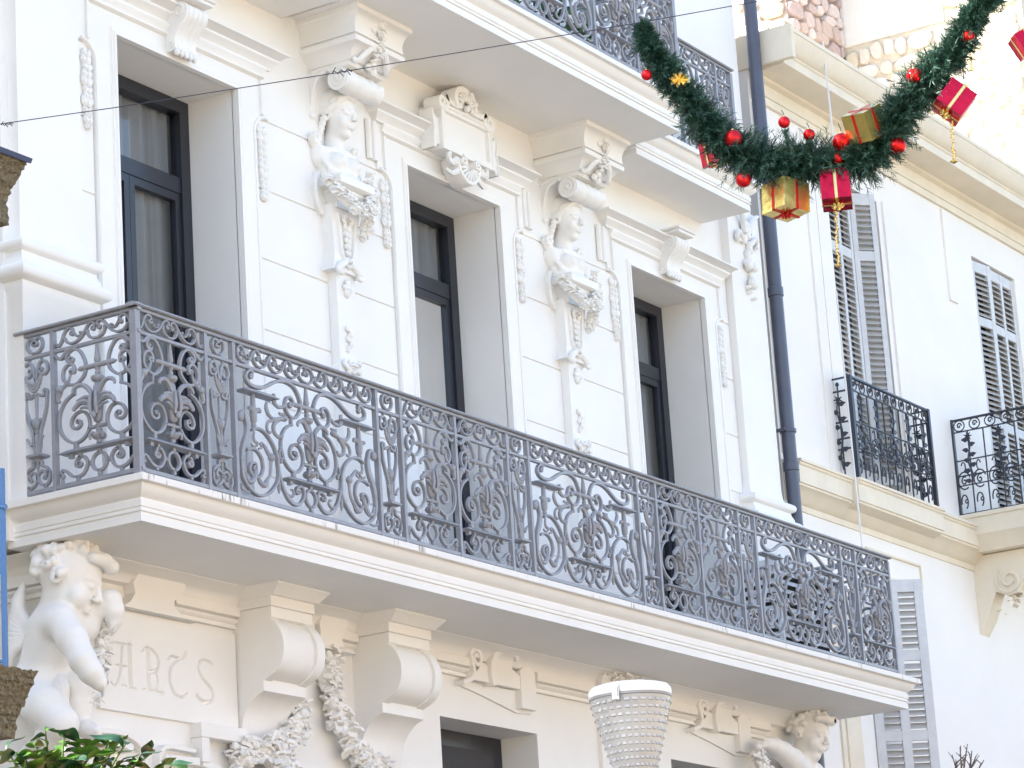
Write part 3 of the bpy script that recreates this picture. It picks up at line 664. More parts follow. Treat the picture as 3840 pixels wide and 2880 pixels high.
# ------------------------------------------------------------------ frieze, corbels and carving under the lower balcony
SOF = -0.288
fr = MB()
def band(x0, x1):
    pr = [(.035,-.545),(.035,-.530),(.020,-.525),(.020,-.515),(.042,-.505),(.050,-.492),(.042,-.478),(.025,-.472),(.065,-.466),(.065,-.405),(.06,-.40)]
    q = MB().loft_rect([(x0,x1,WL-d,WL+.01,z) for d,z in pr]); q.build('string_course', 'plaster', B, 40)
for a, b in ((1.40,2.068),(2.535,2.90),(3.22,3.415),(3.925,4.86),(5.76,6.62),(7.42,8.25),(9.16,9.55)): band(a, b)
cv = MB(); pr = [(.0,-.41),(.05,-.40),(.06,-.37),(.085,-.335),(.13,-.305),(.16,-.292),(.16,-.2865)]
cv.loft_rect([(LX0-d,10.32,WL-d,3.0,z) for d,z in pr]); cv.build('cove', 'plaster', B, 50)
sb = MB(); pr = [(.035,-.545),(.035,-.530),(.020,-.525),(.020,-.515),(.042,-.505),(.050,-.492),(.042,-.478),(.025,-.472),(.065,-.466),(.065,-.405),(.06,-.40)]
sb.loft_rect([(LX0-d,.66,WL-d,3.0,z) for d,z in pr]); sb.build('string_course', 'plaster', B, 40)
def corbel(x0, x1):
    yf = WL
    prof = [(WL+.01,-.43),(.610,-.43),(.610,-.500),(.625,-.505)]
    prof += [tuple(q) for q in catmull([(.625,-.505),(.565,-.56),(.522,-.66),(.530,-.77),(.580,-.85),(.69,-.905)],5)[1:]]
    prof += [(.690,-.972)]+[tuple(q) for q in catmull([(.690,-.972),(.755,-1.00),(.815,-1.05),(.860,-1.12),(.885,-1.22),(.918,-1.36)],4)[1:]]+[(WL+.01,-1.36)]
    m = MB(); w = x1-x0
    for a, b, inset in ((x0,x0+.085,0),(x1-.085,x1,0),(x0+.085,x1-.085,.022)):
        P = []
        for y, z in prof:
            yy = y+inset if (-.90 < z < -.50 and y < WL) else y
            P.append((yy, z))
        m.ext_yz(P, a, b)
    o = m.build('corbel', 'plaster', B, 32)
    t = MB().bbox(x0-.012, x1+.012, .598, WL+.01, -.428, -.2862, .004); t.loft_rect([(x0-.02,x1+.02,.57,WL,-.36),(x0-.06,x1+.06,.50,WL,-.30),(x0-.06,x1+.06,.50,WL,-.2865)]); t.build('corbel_block', 'plaster', o, 40)
    return o
corbel(2.07, 2.53); corbel(3.42, 3.92)
# lintel ornaments with volutes
def lintel_ornament(x0, flip=1):
    m = MB()
    sp = [(x0+.10-flip*.075*(1-.8*t)*math.cos(t*9+.2), -.40+.075*(1-.8*t)*math.sin(t*9+.2)) for t in np.linspace(1,0,30)]
    m.ribbon(list(sp)+[(x0+.06,-.50),(x0+.02,-.56),(x0-.10,-.60)], .035, WL-.085, WL+.01)
    m.ribbon(catmull([(x0+.30,-.58),(x0+.28,-.46),(x0+.33,-.36),(x0+.45,-.305),(x0+.60,-.31),(x0+.64,-.35)],5), .045, WL-.10, WL+.01)
    m.ext_xz([(x0-.04,-.56),(x0+.10,-.50),(x0+.20,-.42),(x0+.30,-.44),(x0+.34,-.36),(x0+.46,-.315),(x0+.62,-.33),(x0+.60,-.42),(x0+.70,-.46),(x0+.86,-.45),(x0+.92,-.56)], WL-.065, WL+.005)
    m.ext_xz([(x0+.70,-.70),(x0+.70,-.42),(x0+.76,-.385),(x0+.86,-.385),(x0+.91,-.42),(x0+.91,-.70)], WL-.072, WL+.004)
    m.ext_xz([(x0-.10,-.60),(x0+.95,-.55),(x0+.91,-.72),(x0+.70,-.73),(x0+.3,-.66)], WL-.02, WL+.003)
    m.build('lintel_ornament', 'plaster', B, 35)
lintel_ornament(4.80); lintel_ornament(8.24)
# shaped blocks either side of the inscription and between the corbels
def shaped_top(x0, x1, zc=-.56):
    w = x1-x0
    P = [(x0,zc),(x0+.10*w,zc+.04),(x0+.16*w,-.46),(x0+.14*w,-.40),(x0+.20*w,-.34),(x0+.34*w,-.305),(x0+.52*w,-.305),(x0+.53*w,-.33),(x0+.60*w,-.315),(x0+.80*w,-.325),(x0+.82*w,-.36),(x0+.74*w,-.42),(x0+.66*w,-.46),(x0+.66*w,-.50),(x0+.76*w,-.545),(x0+w,zc)]
    MB().ext_xz(P, WL-.085, WL+.004).build('shaped_keystone', 'plaster', B, 30)
shaped_top(.84, 1.62); shaped_top(2.86, 3.36)

# inscribed panel: letters sunk as grooves into the wall face
def inscription():
    nx, nz = 300, 130; x0, x1, z0, z1 = .66, 2.06, -1.21, -.575
    X, Zz = np.meshgrid(np.linspace(x0,x1,nx), np.linspace(z0,z1,nz), indexing='ij')
    H = np.zeros_like(X)
    def stroke(pts, w0, w1=None, n=10):
        w1 = w0 if w1 is None else w1
        P = catmull(pts, n); nonlocal H
        for i in range(len(P)-1):
            a, b = P[i], P[i+1]; ba = b-a; t = np.clip(((X-a[0])*ba[0]+(Zz-a[1])*ba[1])/(ba@ba+1e-12),0,1)
            dd = np.hypot(X-a[0]-t*ba[0], Zz-a[1]-t*ba[1]); ww = (w0+(w1-w0)*(i/len(P)))/2
            H = np.maximum(H, np.clip((ww-dd)/.011, 0, 1))
    t, b = -.785, -1.055
    # A
    stroke([(.815,t+.005),(.99,t-.0)], .016); stroke([(.895,t),(.875,-.93),(.845,-1.02),(.805,b+.0),(.775,b+.02)], .026, .012); stroke([(.965,t),(.965,b+.02)], .042); stroke([(.83,-.92),(.965,-.92)], .016); stroke([(.88,b+.012),(1.02,b+.004)], .016)
    # R
    stroke([(1.085,t-.02),(1.13,t+.005),(1.19,t),(1.245,-.83),(1.24,-.90),(1.17,-.925)], .014, .03); stroke([(1.145,t),(1.145,b+.02)], .044); stroke([(1.13,-.925),(1.21,-.925),(1.235,-.97),(1.225,-1.02),(1.245,b+.005),(1.28,b+.008)], .014, .026); stroke([(1.09,b+.01),(1.205,b+.01)], .018)
    # T (uncial)
    stroke([(1.345,-.825),(1.39,-.80),(1.45,-.81),(1.51,-.79),(1.53,-.765)], .018, .03); stroke([(1.44,-.81),(1.375,-.87),(1.36,-.96),(1.40,b+.02),(1.47,b-.0),(1.53,-1.02)], .036, .014)
    # S
    stroke([(1.80,-.80),(1.74,t),(1.675,-.80),(1.655,-.85),(1.69,-.90),(1.76,-.945),(1.80,-.99),(1.785,b+.015),(1.72,b-.005),(1.66,b+.01),(1.63,b+.03)], .018, .03)
    Y = WL-.026+.030*H
    ed = (np.minimum(np.minimum(X-x0,x1-X), np.minimum(Zz-z0,z1-Zz)) < 1e-6); Y = np.where(ed, WL+.006, Y)
    v = np.stack([X,Y,Zz],-1).reshape(-1,3); f = []
    for i in range(nx-1):
        for j in range(nz-1): f.append((i*nz+j,(i+1)*nz+j,(i+1)*nz+j+1,i*nz+j+1))
    m = MB(); m.v = [tuple(map(float,q)) for q in v]; m.f = f
    tag(m.build('inscription', 'plaster', B, 60), 'panel carved with the word ARTS')
inscription()
# arched moulding and framed corner below the inscription
mo = MB()
mo.ribbon(catmull([(.55,-1.36),(.80,-1.345),(.95,-1.37),(1.04,-1.43),(1.06,-1.50)],5), .03, WL-.06, WL+.004)
mo.ribbon(catmull([(.55,-1.43),(.80,-1.415),(.90,-1.44)],5), .05, WL-.085, WL+.004)
mo.ribbon(catmull([(1.20,-1.56),(1.21,-1.44),(1.27,-1.39),(1.40,-1.385),(1.56,-1.39)],5), .03, WL-.06, WL+.004)
mo.ribbon([(1.22,-1.47),(1.56,-1.46)], .05, WL-.085, WL+.004)
mo.bbox(1.58, 2.06, WL-.09, WL+.004, -1.30, -1.205, .005); mo.bbox(1.58, 1.66, WL-.09, WL+.004, -1.46, -1.302, .005)
mo.ribbon(catmull([(1.60,-1.46),(1.80,-1.50),(1.95,-1.60),(2.02,-1.75)],5), .05, WL-.08, WL+.004)
mo.build('door_moulding', 'plaster', B, 40)

def leafy(m, path, spread, n, seed, size=.05, y0=None):
    """carved foliage: overlapping pointed leaves and a few round fruits along a 3-D path"""
    r = random.Random(seed); P = catmull(path, 8)
    for i in range(n):
        p = P[int(r.random()*(len(P)-1))]; t = i/n
        c = p+np.array(((r.random()-.5)*spread, -r.random()*spread*.35, (r.random()-.5)*spread))
        s_ = size*(.55+.7*r.random()); e = Euler(((r.random()-.5)*1.2, (r.random()-.5)*1.2, r.random()*6.28))
        if r.random() < .16: m.ell(c, (s_*.5,s_*.5,s_*.5), None, 7, 5)
        else:
            R = e.to_matrix(); a = Vector(c)
            # pointed three-lobed leaf with thickness
            L = [(0,-1,0),(.38,-.45,.10),(.72,-.1,-.05),(.36,.15,.12),(.42,.6,.0),(0,1,-.12),(-.42,.6,.0),(-.36,.15,.12),(-.72,-.1,-.05),(-.38,-.45,.10)]
            top = [a+R@(Vector(q)*s_) for q in L]; bot = [a+R@(Vector((q[0]*.9,q[1]*.9,q[2]-.28))*s_) for q in L]
            b = len(m.v); m.v += [tuple(q) for q in top]+[tuple(q) for q in bot]+[tuple(a+R@Vector((0,0,.2*s_)))]
            k = len(L)
            for j in range(k):
                m.f.append((b+j,b+(j+1)%k,b+k+(j+1)%k,b+k+j)); m.f.append((b+j,b+2*k,b+(j+1)%k))
            m.f.append(tuple(b+k+j for j in range(k)))
def carved(path, spread, n, seed, size, parent, name='carved_garland', label=None):
    m = MB(); leafy(m, path, spread, n, seed, size); P = catmull(path,6); m.tube(P, spread*.30, 7)
    o = m.build(name, 'plaster_ornament', parent, 40)
    if label: tag(o, label)
    return o
yl = WL-.05
carved([(2.66,yl,-.98),(2.62,yl-.02,-1.12),(2.48,yl-.04,-1.23),(2.28,yl-.05,-1.30),(2.05,yl-.04,-1.36),(1.95,yl,-1.42)], .17, 190, 21, .062, B, label='bunch of carved flowers and fruit under the first corbel')
carved([(2.40,yl-.05,-1.40),(2.30,yl-.05,-1.50),(2.28,yl,-1.62)], .26, 110, 24, .06, B)
carved([(3.08,yl,-.62),(3.05,yl-.02,-.85),(3.08,yl-.02,-1.0),(3.22,yl-.03,-1.18),(3.40,yl-.03,-1.28),(3.66,yl-.02,-1.34)], .15, 200, 22, .058, B, label='carved leaf garland trailing down between the corbels')
mo = MB(); mo.ell((3.03,WL-.05,-.74), (.075,.06,.105), None, 14, 9); mo.build('oval_boss', 'plaster_ornament', B, 70)
carved([(6.72,WL-.06,-.34),(6.85,WL-.10,-.36),(7.05,WL-.11,-.34),(7.25,WL-.08,-.36)], .15, 80, 23, .06, B, 'carved_capital')
m = MB().loft_rect([(6.66,7.38,WL-.06,WL+.005,-.56),(6.66,7.38,WL-.09,WL+.005,-.42),(6.62,7.42,WL-.14,WL+.005,-.33)]); m.build('capital_block', 'plaster', B, 40)
m = MB().box(6.70, 7.34, WL-.035, WL+.004, -4.5, -.565); m.build('lower_pilaster', 'plaster', B, 0)
carved([(.51,.76,-.62),(.55,.76,-.76),(.51,.76,-.90),(.50,.76,-1.0),(.40,.75,-1.2)], .11, 120, 26, .044, B, label='carved fruit garland held by the left cherub')
carved([(8.98,.74,-.72),(9.10,.74,-.86),(9.26,.74,-.98),(9.45,.76,-1.06)], .15, 80, 27, .05, B, label='carved garland under the right cherub arm')
# little nests of dry leaves caught on the slab edge
for x in (4.72, 8.85):
    d = MB(); leafy(d, [(x-.06,-.01,-.022),(x+.08,-.01,-.022)], .03, 14, int(x*10), .02); tag(d.build('dry_leaves', 'dry_leaf', None, 0), 'pinch of dry brown leaves on the balcony edge', 'leaves', 'dry leaves caught under the railing')
# ------------------------------------------------------------------ caryatid herms carrying the upper balcony
def make_herm(xc):
    r = empty('caryatid', (xc, W, -0.03), None, 'statue', 'caryatids carrying the upper balcony')
    # bust: head, neck, draped shoulders and breast, one continuous surface
    S = Sculpt((xc-.36,.66,2.80), (xc+.36,1.02,3.70), .0072)
    add_head(S, (xc,.905,3.420), .345, 0, .08, 0, hair='wave', seed=4)
    S.cap((xc,.945,3.30), (xc,.965,3.12), .068, .080, .03)
    S.ell((xc,.97,3.09), (.20,.10,.085), .05); S.ell((xc,.955,3.00), (.195,.11,.12), .05)
    for sx in (-1,1):
        S.ell((xc+sx*.185,.97,3.09), (.075,.075,.085), .03)
        S.ell((xc+sx*.085,.875,3.045), (.078,.068,.076), .018)
        S.ell((xc+sx*.090,.822,3.045), (.036,.026,.036), .010)
        for k in range(5):      # folds of drapery
            S.chain([(xc+sx*(.23-.02*k),.955-.012*k,3.12-.03*k),(xc+sx*(.19-.03*k),.88-.006*k,2.99-.02*k),(xc+sx*(.10-.02*k),.845,2.93-.006*k),(xc,.84,2.915)], [.016,.018,.016,.014], .010)
        S.chain([(xc+sx*.05,.885,3.165),(xc+sx*.12,.89,3.14),(xc+sx*.19,.93,3.13),(xc+sx*.24,.96,3.16)], [.014,.02,.024,.03], .012)
        S.ell((xc+sx*.245,.965,3.20), (.05,.04,.05), .015); S.ell((xc+sx*.245,.925,3.205), (.02,.02,.02), .008, sub=True)
        for k in range(6):
            a = k*math.pi/3; S.ell((xc+sx*.245+.035*math.cos(a), .935, 3.205+.035*math.sin(a)), (.02,.018,.02), .008)
    S.ell((xc,.93,2.93), (.20,.12,.06), .04)
    S.cut_above(1, 1.008)
    link('bust', S.mesh('bust'), 'plaster_ornament', r)
    # volute cushion above the head
    v = MB(); hw = .235; cy, cz = .735, 3.615
    for y, k in ((0,0),):
        pass
    n = 12; loops = []
    for i, xx in enumerate(np.linspace(-hw, hw, 25)):
        rr = .078+.012*abs(math.cos(i/24*math.pi*4))**.7
        if i in (0,24): rr = .088
        loops.append([(xc+xx, cy+rr*math.cos(a), cz+rr*math.sin(a)) for a in np.linspace(0,2*math.pi,20,endpoint=False)])
    v.loft(loops)
    sp = [(cy+.082*(1-.075*t)*math.cos(t+.9), cz+.082*(1-.075*t)*math.sin(t+.9)) for t in np.linspace(10.5,0,52)]
    tail = [tuple(q) for q in catmull([sp[-1],(.84,3.708),(.915,3.665),(.962,3.58),(.985,3.47),(.995,3.40)],6)[1:]]
    for x_a, x_b, wd in ((-hw,-hw+.045,.026),(hw-.045,hw,.026),(-hw+.0451,hw-.0451,.018)):
        v.band_yz(sp[40:]+tail, wd, xc+x_a, xc+x_b)
    for sx in (-1,1):
        xx = xc+sx*hw
        v.band_yz(sp, .017, min(xx+sx*.007,xx-sx*.02), max(xx+sx*.007,xx-sx*.02))
        v.ell((xx+sx*.004,cy,cz), (.018,.022,.022), None, 9, 6)
        v.ell((xx-sx*.02,.985,3.395), (.034,.03,.03), None, 8, 6)
        v.tube(catmull([(xx,.80,3.712),(xx,.90,3.716),(xx,.965,3.69),(xx,1.0,3.705)],4), .012, 6)
        v.ext_yz([(.84,3.69),(.91,3.655),(.955,3.57),(1.0,3.45),(1.0,3.718),(.80,3.718)], xx-.028 if sx > 0 else xx+.006, xx-.006 if sx > 0 else xx+.028)
    v.build('volute_capital', 'plaster_ornament', r, 50)
    # impost block: stepped cymas up to the soffit
    b = MB()
    def ring(h, y, z): return (xc-h, xc+h, y, W+.004, z)
    b.loft_rect([ring(.215,.64,3.70),(xc-.215,xc+.215,.64,W+.004,3.735),ring(.225,.625,3.74),ring(.236,.610,3.765),ring(.262,.575,3.80),ring(.292,.535,3.825),ring(.310,.508,3.835),ring(.312,.505,3.85),ring(.312,.505,3.872)])
    b.loft_rect([ring(.288,.535,3.8725),ring(.288,.535,3.893),ring(.305,.512,3.895),ring(.305,.512,3.915),ring(.302,.516,3.92),ring(.303,.515,3.96),ring(.312,.50,4.005),ring(.332,.475,4.045),ring(.352,.452,4.055),ring(.352,.452,4.0915)])
    b.build('impost_block', 'plaster', r, 35)
    o = MB(); leafy(o, [(xc,.50,4.04),(xc+.01,.505,3.95),(xc,.52,3.87),(xc-.01,.56,3.78),(xc,.66,3.72)], .075, 46, 31, .034)
    for q in ((0,.495,4.02),(.05,.505,3.955),(-.03,.60,3.72),(.03,.60,3.70),(0,.58,3.74)): o.ell((xc+q[0],q[1],q[2]), (.032,.024,.032), None, 8, 6)
    for sx in (-1,1):
        o.tube(catmull([(xc+sx*.03,.535,3.83),(xc+sx*.08,.53,3.83),(xc+sx*.13,.55,3.79),(xc+sx*.17,.58,3.735),(xc+sx*.20,.60,3.725),(xc+sx*.205,.60,3.75)],5), [.018,.024,.02,.014], 7)
        o.tube(catmull([(xc+sx*.02,.51,3.99),(xc+sx*.06,.50,4.01),(xc+sx*.09,.505,3.97),(xc+sx*.06,.505,3.95)],5), [.010,.006], 6)
    o.build('flower_spray', 'plaster_ornament', r, 40)
    # plinth under the bust
    p = MB(); p.loft_rect([(xc-.13,xc+.13,.865,W,2.70),(xc-.14,xc+.14,.85,W,2.78),(xc-.165,xc+.165,.82,W,2.815),(xc-.165,xc+.165,.82,W,2.835),(xc-.205,xc+.205,.775,W,2.842),(xc-.215,xc+.215,.765,W,2.85),(xc-.215,xc+.215,.765,W,2.905),(xc-.19,xc+.19,.79,W,2.925)])
    p.build('bust_plinth', 'plaster', r, 35)
    # side wings (curled cheeks against the wall)
    for sx in (-1,1):
        w_ = MB()
        w_.ext_xz([(xc+sx*q[0],q[1]) for q in ([(.14,2.98),(.24,2.96),(.27,2.88),(.262,2.78),(.235,2.69),(.20,2.645),(.14,2.66)][::sx])], .955, W+.002)
        w_.tube(catmull([(xc+sx*.20,.96,2.96),(xc+sx*.255,.95,2.90),(xc+sx*.262,.95,2.80),(xc+sx*.235,.955,2.70),(xc+sx*.19,.96,2.65)],5), .014, 6)
        w_.build('cheek', 'plaster_ornament', r, 40)
    # shaft: waisted, with a concave shoulder
    s_ = MB(); prof = [(.175,2.72,.885),(.165,2.62,.89),(.150,2.50,.895),(.140,2.38,.90),(.150,2.30,.897),(.175,2.25,.89),(.185,2.232,.886),(.115,2.225,.915),(.112,2.05,.915),(.112,1.55,.918),(.13,1.54,.91),(.145,1.50,.905),(.13,1.46,.91),(.115,1.45,.915),(.115,.2,.915),(.14,.18,.90),(.14,-.03,.90)]
    s_.loft_rect([(xc-h,xc+h,y,W+.004,z) for h,z,y in prof[::-1]]); s_.build('shaft', 'plaster', r, 30)
    pn = MB(); pn.ribbon(catmull([(xc-.105,2.66),(xc-.085,2.48),(xc-.06,2.36),(xc,2.315),(xc+.06,2.36),(xc+.085,2.48),(xc+.105,2.66)],5), .016, .872, .90)
    pn.build('shaft_panel', 'plaster', r, 50)
    # swag across the plinth, fruit drop, husks down the shaft, mask
    g = MB(); leafy(g, [(xc-.23,.86,2.87),(xc-.17,.78,2.75),(xc-.05,.755,2.68),(xc+.08,.755,2.69),(xc+.18,.77,2.78),(xc+.235,.82,2.90)], .075, 130, 32, .042)
    g.tube(catmull([(xc-.23,.87,2.87),(xc-.17,.80,2.75),(xc-.05,.78,2.69),(xc+.08,.78,2.70),(xc+.18,.79,2.79),(xc+.235,.84,2.90)],6), .032, 8)
    g.build('swag', 'plaster_ornament', r, 45)
    g = MB(); leafy(g, [(xc+.21,.82,2.98),(xc+.225,.84,2.80),(xc+.225,.86,2.64),(xc+.21,.89,2.55)], .07, 70, 33, .044)
    for k in range(7): g.ell((xc+.22+(k%2-.5)*.05,.83+.008*k,2.80-.042*k), (.030,.03,.042), None, 8, 6)
    g.build('fruit_drop', 'plaster_ornament', r, 45)
    h = MB(); rr = random.Random(6)
    for k in range(7):
        z = 2.57-.048*k; sz = .030-.002*k
        for sx in (-1,1): h.ell((xc+sx*.6*sz, .882, z), (sz*.7,.02,sz), Euler((0,sx*.6,0)), 7, 5)
        h.ell((xc,.872,z-.012), (sz*.55,.02,sz*.9), None, 7, 5)
    for sx in (-1,1):
        h.tube(catmull([(xc+sx*.02,.88,2.60),(xc+sx*.05,.87,2.615),(xc+sx*.045,.865,2.645),(xc+sx*.015,.868,2.64)],4), [.016,.01], 6)
        h.tube(catmull([(xc+sx*.03,.885,2.31),(xc+sx*.10,.88,2.27),(xc+sx*.14,.87,2.23),(xc+sx*.12,.865,2.205),(xc+sx*.09,.87,2.22)],5), [.026,.03,.022,.016], 7)
    for z in (2.165, 2.14): h.ell((xc,.90,z), (.035,.022,.02), None, 7, 5)
    h.ell((xc,.905,2.10), (.036,.03,.05), None, 9, 7); h.ell((xc,.875,2.095), (.011,.016,.018), None, 6, 4)
    for sx in (-1,1): h.ell((xc+sx*.016,.88,2.112), (.013,.008,.006), None, 6, 4); h.ell((xc+sx*.035,.90,2.125), (.018,.018,.02), None, 6, 4)
    for k in range(5):
        z = 1.82-.038*k; h.ell((xc+(k%2-.5)*.03,.905,z), (.026-.003*k,.02,.026), None, 7, 5)
    h.build('husk_drop', 'plaster_ornament', r, 55)
    a = MB(); leafy(a, [(xc-.06,.89,1.50),(xc,.885,1.53),(xc+.06,.89,1.50)], .06, 24, 34, .036)
    for sx in (-1,1): a.tube(catmull([(xc,.885,1.49),(xc+sx*.06,.88,1.51),(xc+sx*.10,.885,1.55),(xc+sx*.075,.88,1.575),(xc+sx*.05,.885,1.555)],4), [.02,.012], 6)
    a.build('acanthus_foot', 'plaster_ornament', r, 45)
    return r
h1 = make_herm(3.56)
h1['label'] = 'white female bust herm with scroll capital between the left and middle windows'
h2 = copy_tree(h1); h2.location.x += 3.195
h2['label'] = 'white female bust herm with scroll capital between the middle and right windows'

# ------------------------------------------------------------------ cherubs under the ends of the lower balcony
def hand_sdf(S, base, dirv, side, size):
    """palm with five bent fingers; dirv points along the hand, side points towards the thumb"""
    d = Vector(dirv).normalized(); s_ = Vector(side).normalized(); n = d.cross(s_)
    b = Vector(base)
    S.ell(tuple(b+d*.22*size), (.24*size,.20*size,.12*size), .02*size)
    S.cap(tuple(b+d*.05*size), tuple(b+d*.42*size), .13*size, .15*size, .03)
    for k, (o, L) in enumerate(((-.17,.34),(-.06,.42),(.06,.44),(.17,.38))):
        p0 = b+d*.42*size+s_*o*size; p1 = p0+d*L*.5*size+n*.06*size; p2 = p1+d*L*.25*size+n*.22*size
        S.chain([tuple(p0),tuple(p1),tuple(p2)], [.062*size,.055*size,.045*size], .010)
    p0 = b+d*.15*size+s_*.17*size; p1 = p0+d*.16*size+s_*.16*size; p2 = p1+d*.20*size+s_*.02*size+n*.10*size
    S.chain([tuple(p0),tuple(p1),tuple(p2)], [.075*size,.062*size,.05*size], .012)
def cherub_left():
    x0 = .24
    r = empty('cherub', (x0,.9,-1.6), 'white cherub with bowed head and wings crouching under the balcony corner', 'statue', 'cherubs under the balcony ends')
    S = Sculpt((-.14,.34,-1.60), (.62,1.34,-.27), .011)
    add_head(S, (.245,.755,-.505), .49, .42, .40, .05, child=True, hair='curl', seed=8)
    S.cap((.245,.84,-.62), (.25,.88,-.74), .115, .14, .05)
    # back, waist and seat
    S.ell((.245,.865,-.79), (.175,.185,.15), .06); S.ell((.25,.93,-.90), (.160,.175,.15), .06); S.ell((.255,.985,-1.00), (.155,.155,.13), .05); S.ell((.25,1.02,-1.12), (.19,.185,.15), .06)
    S.ell((.16,1.07,-1.13), (.12,.14,.14), .03); S.ell((.32,1.07,-1.13), (.12,.14,.14), .03)
    for sx in (-1,1): S.ell((.245+sx*.13,.76,-.765), (.085,.10,.095), .05)
    # near arm
    S.chain([(.115,.72,-.775),(.085,.615,-.90),(.070,.530,-1.03)], [.095,.088,.078], .035)
    S.chain([(.070,.530,-1.04),(.10,.495,-1.11),(.14,.475,-1.165)], [.080,.070,.052], .025)
    hand_sdf(S, (.14,.475,-1.165), (.45,-.10,-.60), (-.3,-.6,.2), .12)
    # far arm raised to the garland top
    S.chain([(.37,.78,-.74),(.42,.66,-.635),(.43,.60,-.62)], [.085,.076,.066], .03)
    S.chain([(.43,.60,-.62),(.44,.58,-.68),(.455,.59,-.74)], [.066,.056,.046], .02)
    hand_sdf(S, (.455,.59,-.74), (.1,.10,-.8), (-.8,-.3,0), .11)
    # near leg folded under
    S.chain([(.20,1.02,-1.16),(.13,.87,-1.27),(.11,.735,-1.375)], [.140,.128,.100], .04)
    S.chain([(.11,.735,-1.385),(.14,.85,-1.455),(.19,.99,-1.475)], [.098,.088,.060], .03)
    S.chain([(.19,.99,-1.475),(.21,1.09,-1.49)], [.056,.042], .02)
    # far leg, knee up and foot forward
    S.chain([(.33,.98,-1.13),(.36,.87,-1.10),(.36,.80,-1.12)], [.125,.110,.092], .04)
    S.chain([(.36,.80,-1.12),(.36,.81,-1.24),(.355,.80,-1.35)], [.090,.082,.056], .03)
    S.chain([(.355,.80,-1.36),(.345,.74,-1.39),(.34,.675,-1.415)], [.056,.054,.046], .02)
    for k in range(5): S.ell((.31+.016*k,.645+.006*k,-1.415), (.013,.022,.015), .006)
    S.cap((.16,.99,-.80), (.15,1.08,-1.0), .014, .014, .03, sub=True)
    for a_, b_ in (((.07,.60,-1.045),(.08,.47,-1.02)), ((.05,.84,-1.33),(.06,.74,-1.30))): S.cap(a_, b_, .008, .006, .012, sub=True)
    link('body', S.mesh('cherub_body'), 'plaster_ornament', r)
    w_ = MB(); rr = random.Random(9)
    for k in range(9):       # wing feathers behind the shoulder
        a = k/8; p0 = np.array((.20,1.0,-.80)); tip = np.array((.20-.05*a,1.08+.08*a,-.47-.50*a))
        w_.tube(catmull([p0, (p0+tip)/2+np.array((-.03,.06,.0)), tip],5), [.03,.05,.045,.015], 7)
    w_.build('wing', 'plaster_ornament', r, 60)
    q = MB(); q.tube(catmull([(.30,.93,-1.03),(.24,.85,-1.09),(.20,.80,-1.17),(.24,.82,-1.26)],5), [.05,.055,.03], 7); q.tube(catmull([(.26,.92,-1.06),(.20,.83,-1.12),(.16,.80,-1.21)],5), [.03,.035,.02], 7); q.build('drape', 'plaster_ornament', r, 45)
    return r
cherub_left()
def cherub_right():
    x0 = 10.02
    r = empty('cherub', (x0,.85,-1.2), 'white cherub at the pipe end of the balcony reaching one arm sideways', 'statue', 'cherubs under the balcony ends')
    S = Sculpt((8.82,.45,-1.30), (10.42,1.0,-.27), .0115)
    add_head(S, (9.985,.70,-.475), .425, -.12, .30, .05, child=True, hair='curl', seed=12)
    S.cap((9.98,.78,-.62), (9.98,.82,-.76), .11, .14, .05)
    S.ell((9.98,.85,-.90), (.21,.14,.20), .06); S.ell((10.0,.87,-1.10), (.19,.14,.20), .06)
    for sx in (-1,1): S.ell((9.98+sx*.17,.80,-.78), (.10,.10,.10), .05)
    S.chain([(9.82,.77,-.76),(9.60,.71,-.73),(9.40,.69,-.685)], [.105,.098,.085], .03)
    S.chain([(9.40,.69,-.685),(9.26,.70,-.645),(9.16,.715,-.632)], [.084,.070,.054], .025)
    hand_sdf(S, (9.16,.715,-.632), (-.9,.05,-.30), (0,-.2,.9), .17)
    S.chain([(10.17,.80,-.80),(10.24,.76,-.92),(10.22,.72,-1.06)], [.092,.084,.072], .03)
    link('body', S.mesh('cherub_body'), 'plaster_ornament', r)
cherub_right()
# ------------------------------------------------------------------ wrought iron railing of the long balcony
A_W, B_W, C_W = 0.6668, 0.2832, 1.5538
Y0, Y1 = 0.0, 0.024
BW = .0180
def mirrored_ribbons(items, cx):
    m = MB()
    for pts, w, n in items: m.ribbon(catmull(pts, n), w, Y0, Y1)
    m.mirror_x(cx); return m
def ball_end(m, p, r): m.disc(p, r, Y0, Y1, 10)
def spindle(m, cx, prof, y=.015): m.lathe(prof, (cx,y,0), 10)
def ledge(m, x0, x1, z, h=.026, d=.040):
    y = .015
    m.loft([[(x0+q,y-e,z+t),(x1-q,y-e,z+t),(x1-q,y+e,z+t),(x0+q,y+e,z+t)] for q,e,t in ((.045,.020,-h/2),(.0,d,-h/2+.006),(.0,d,-h/2+.012),(.055,.024,h/2))])
def stems(key, w=BW, n=5): return (DIG[key], w, n)
CA = -.012      # measured centre of the digitised left half (local x)
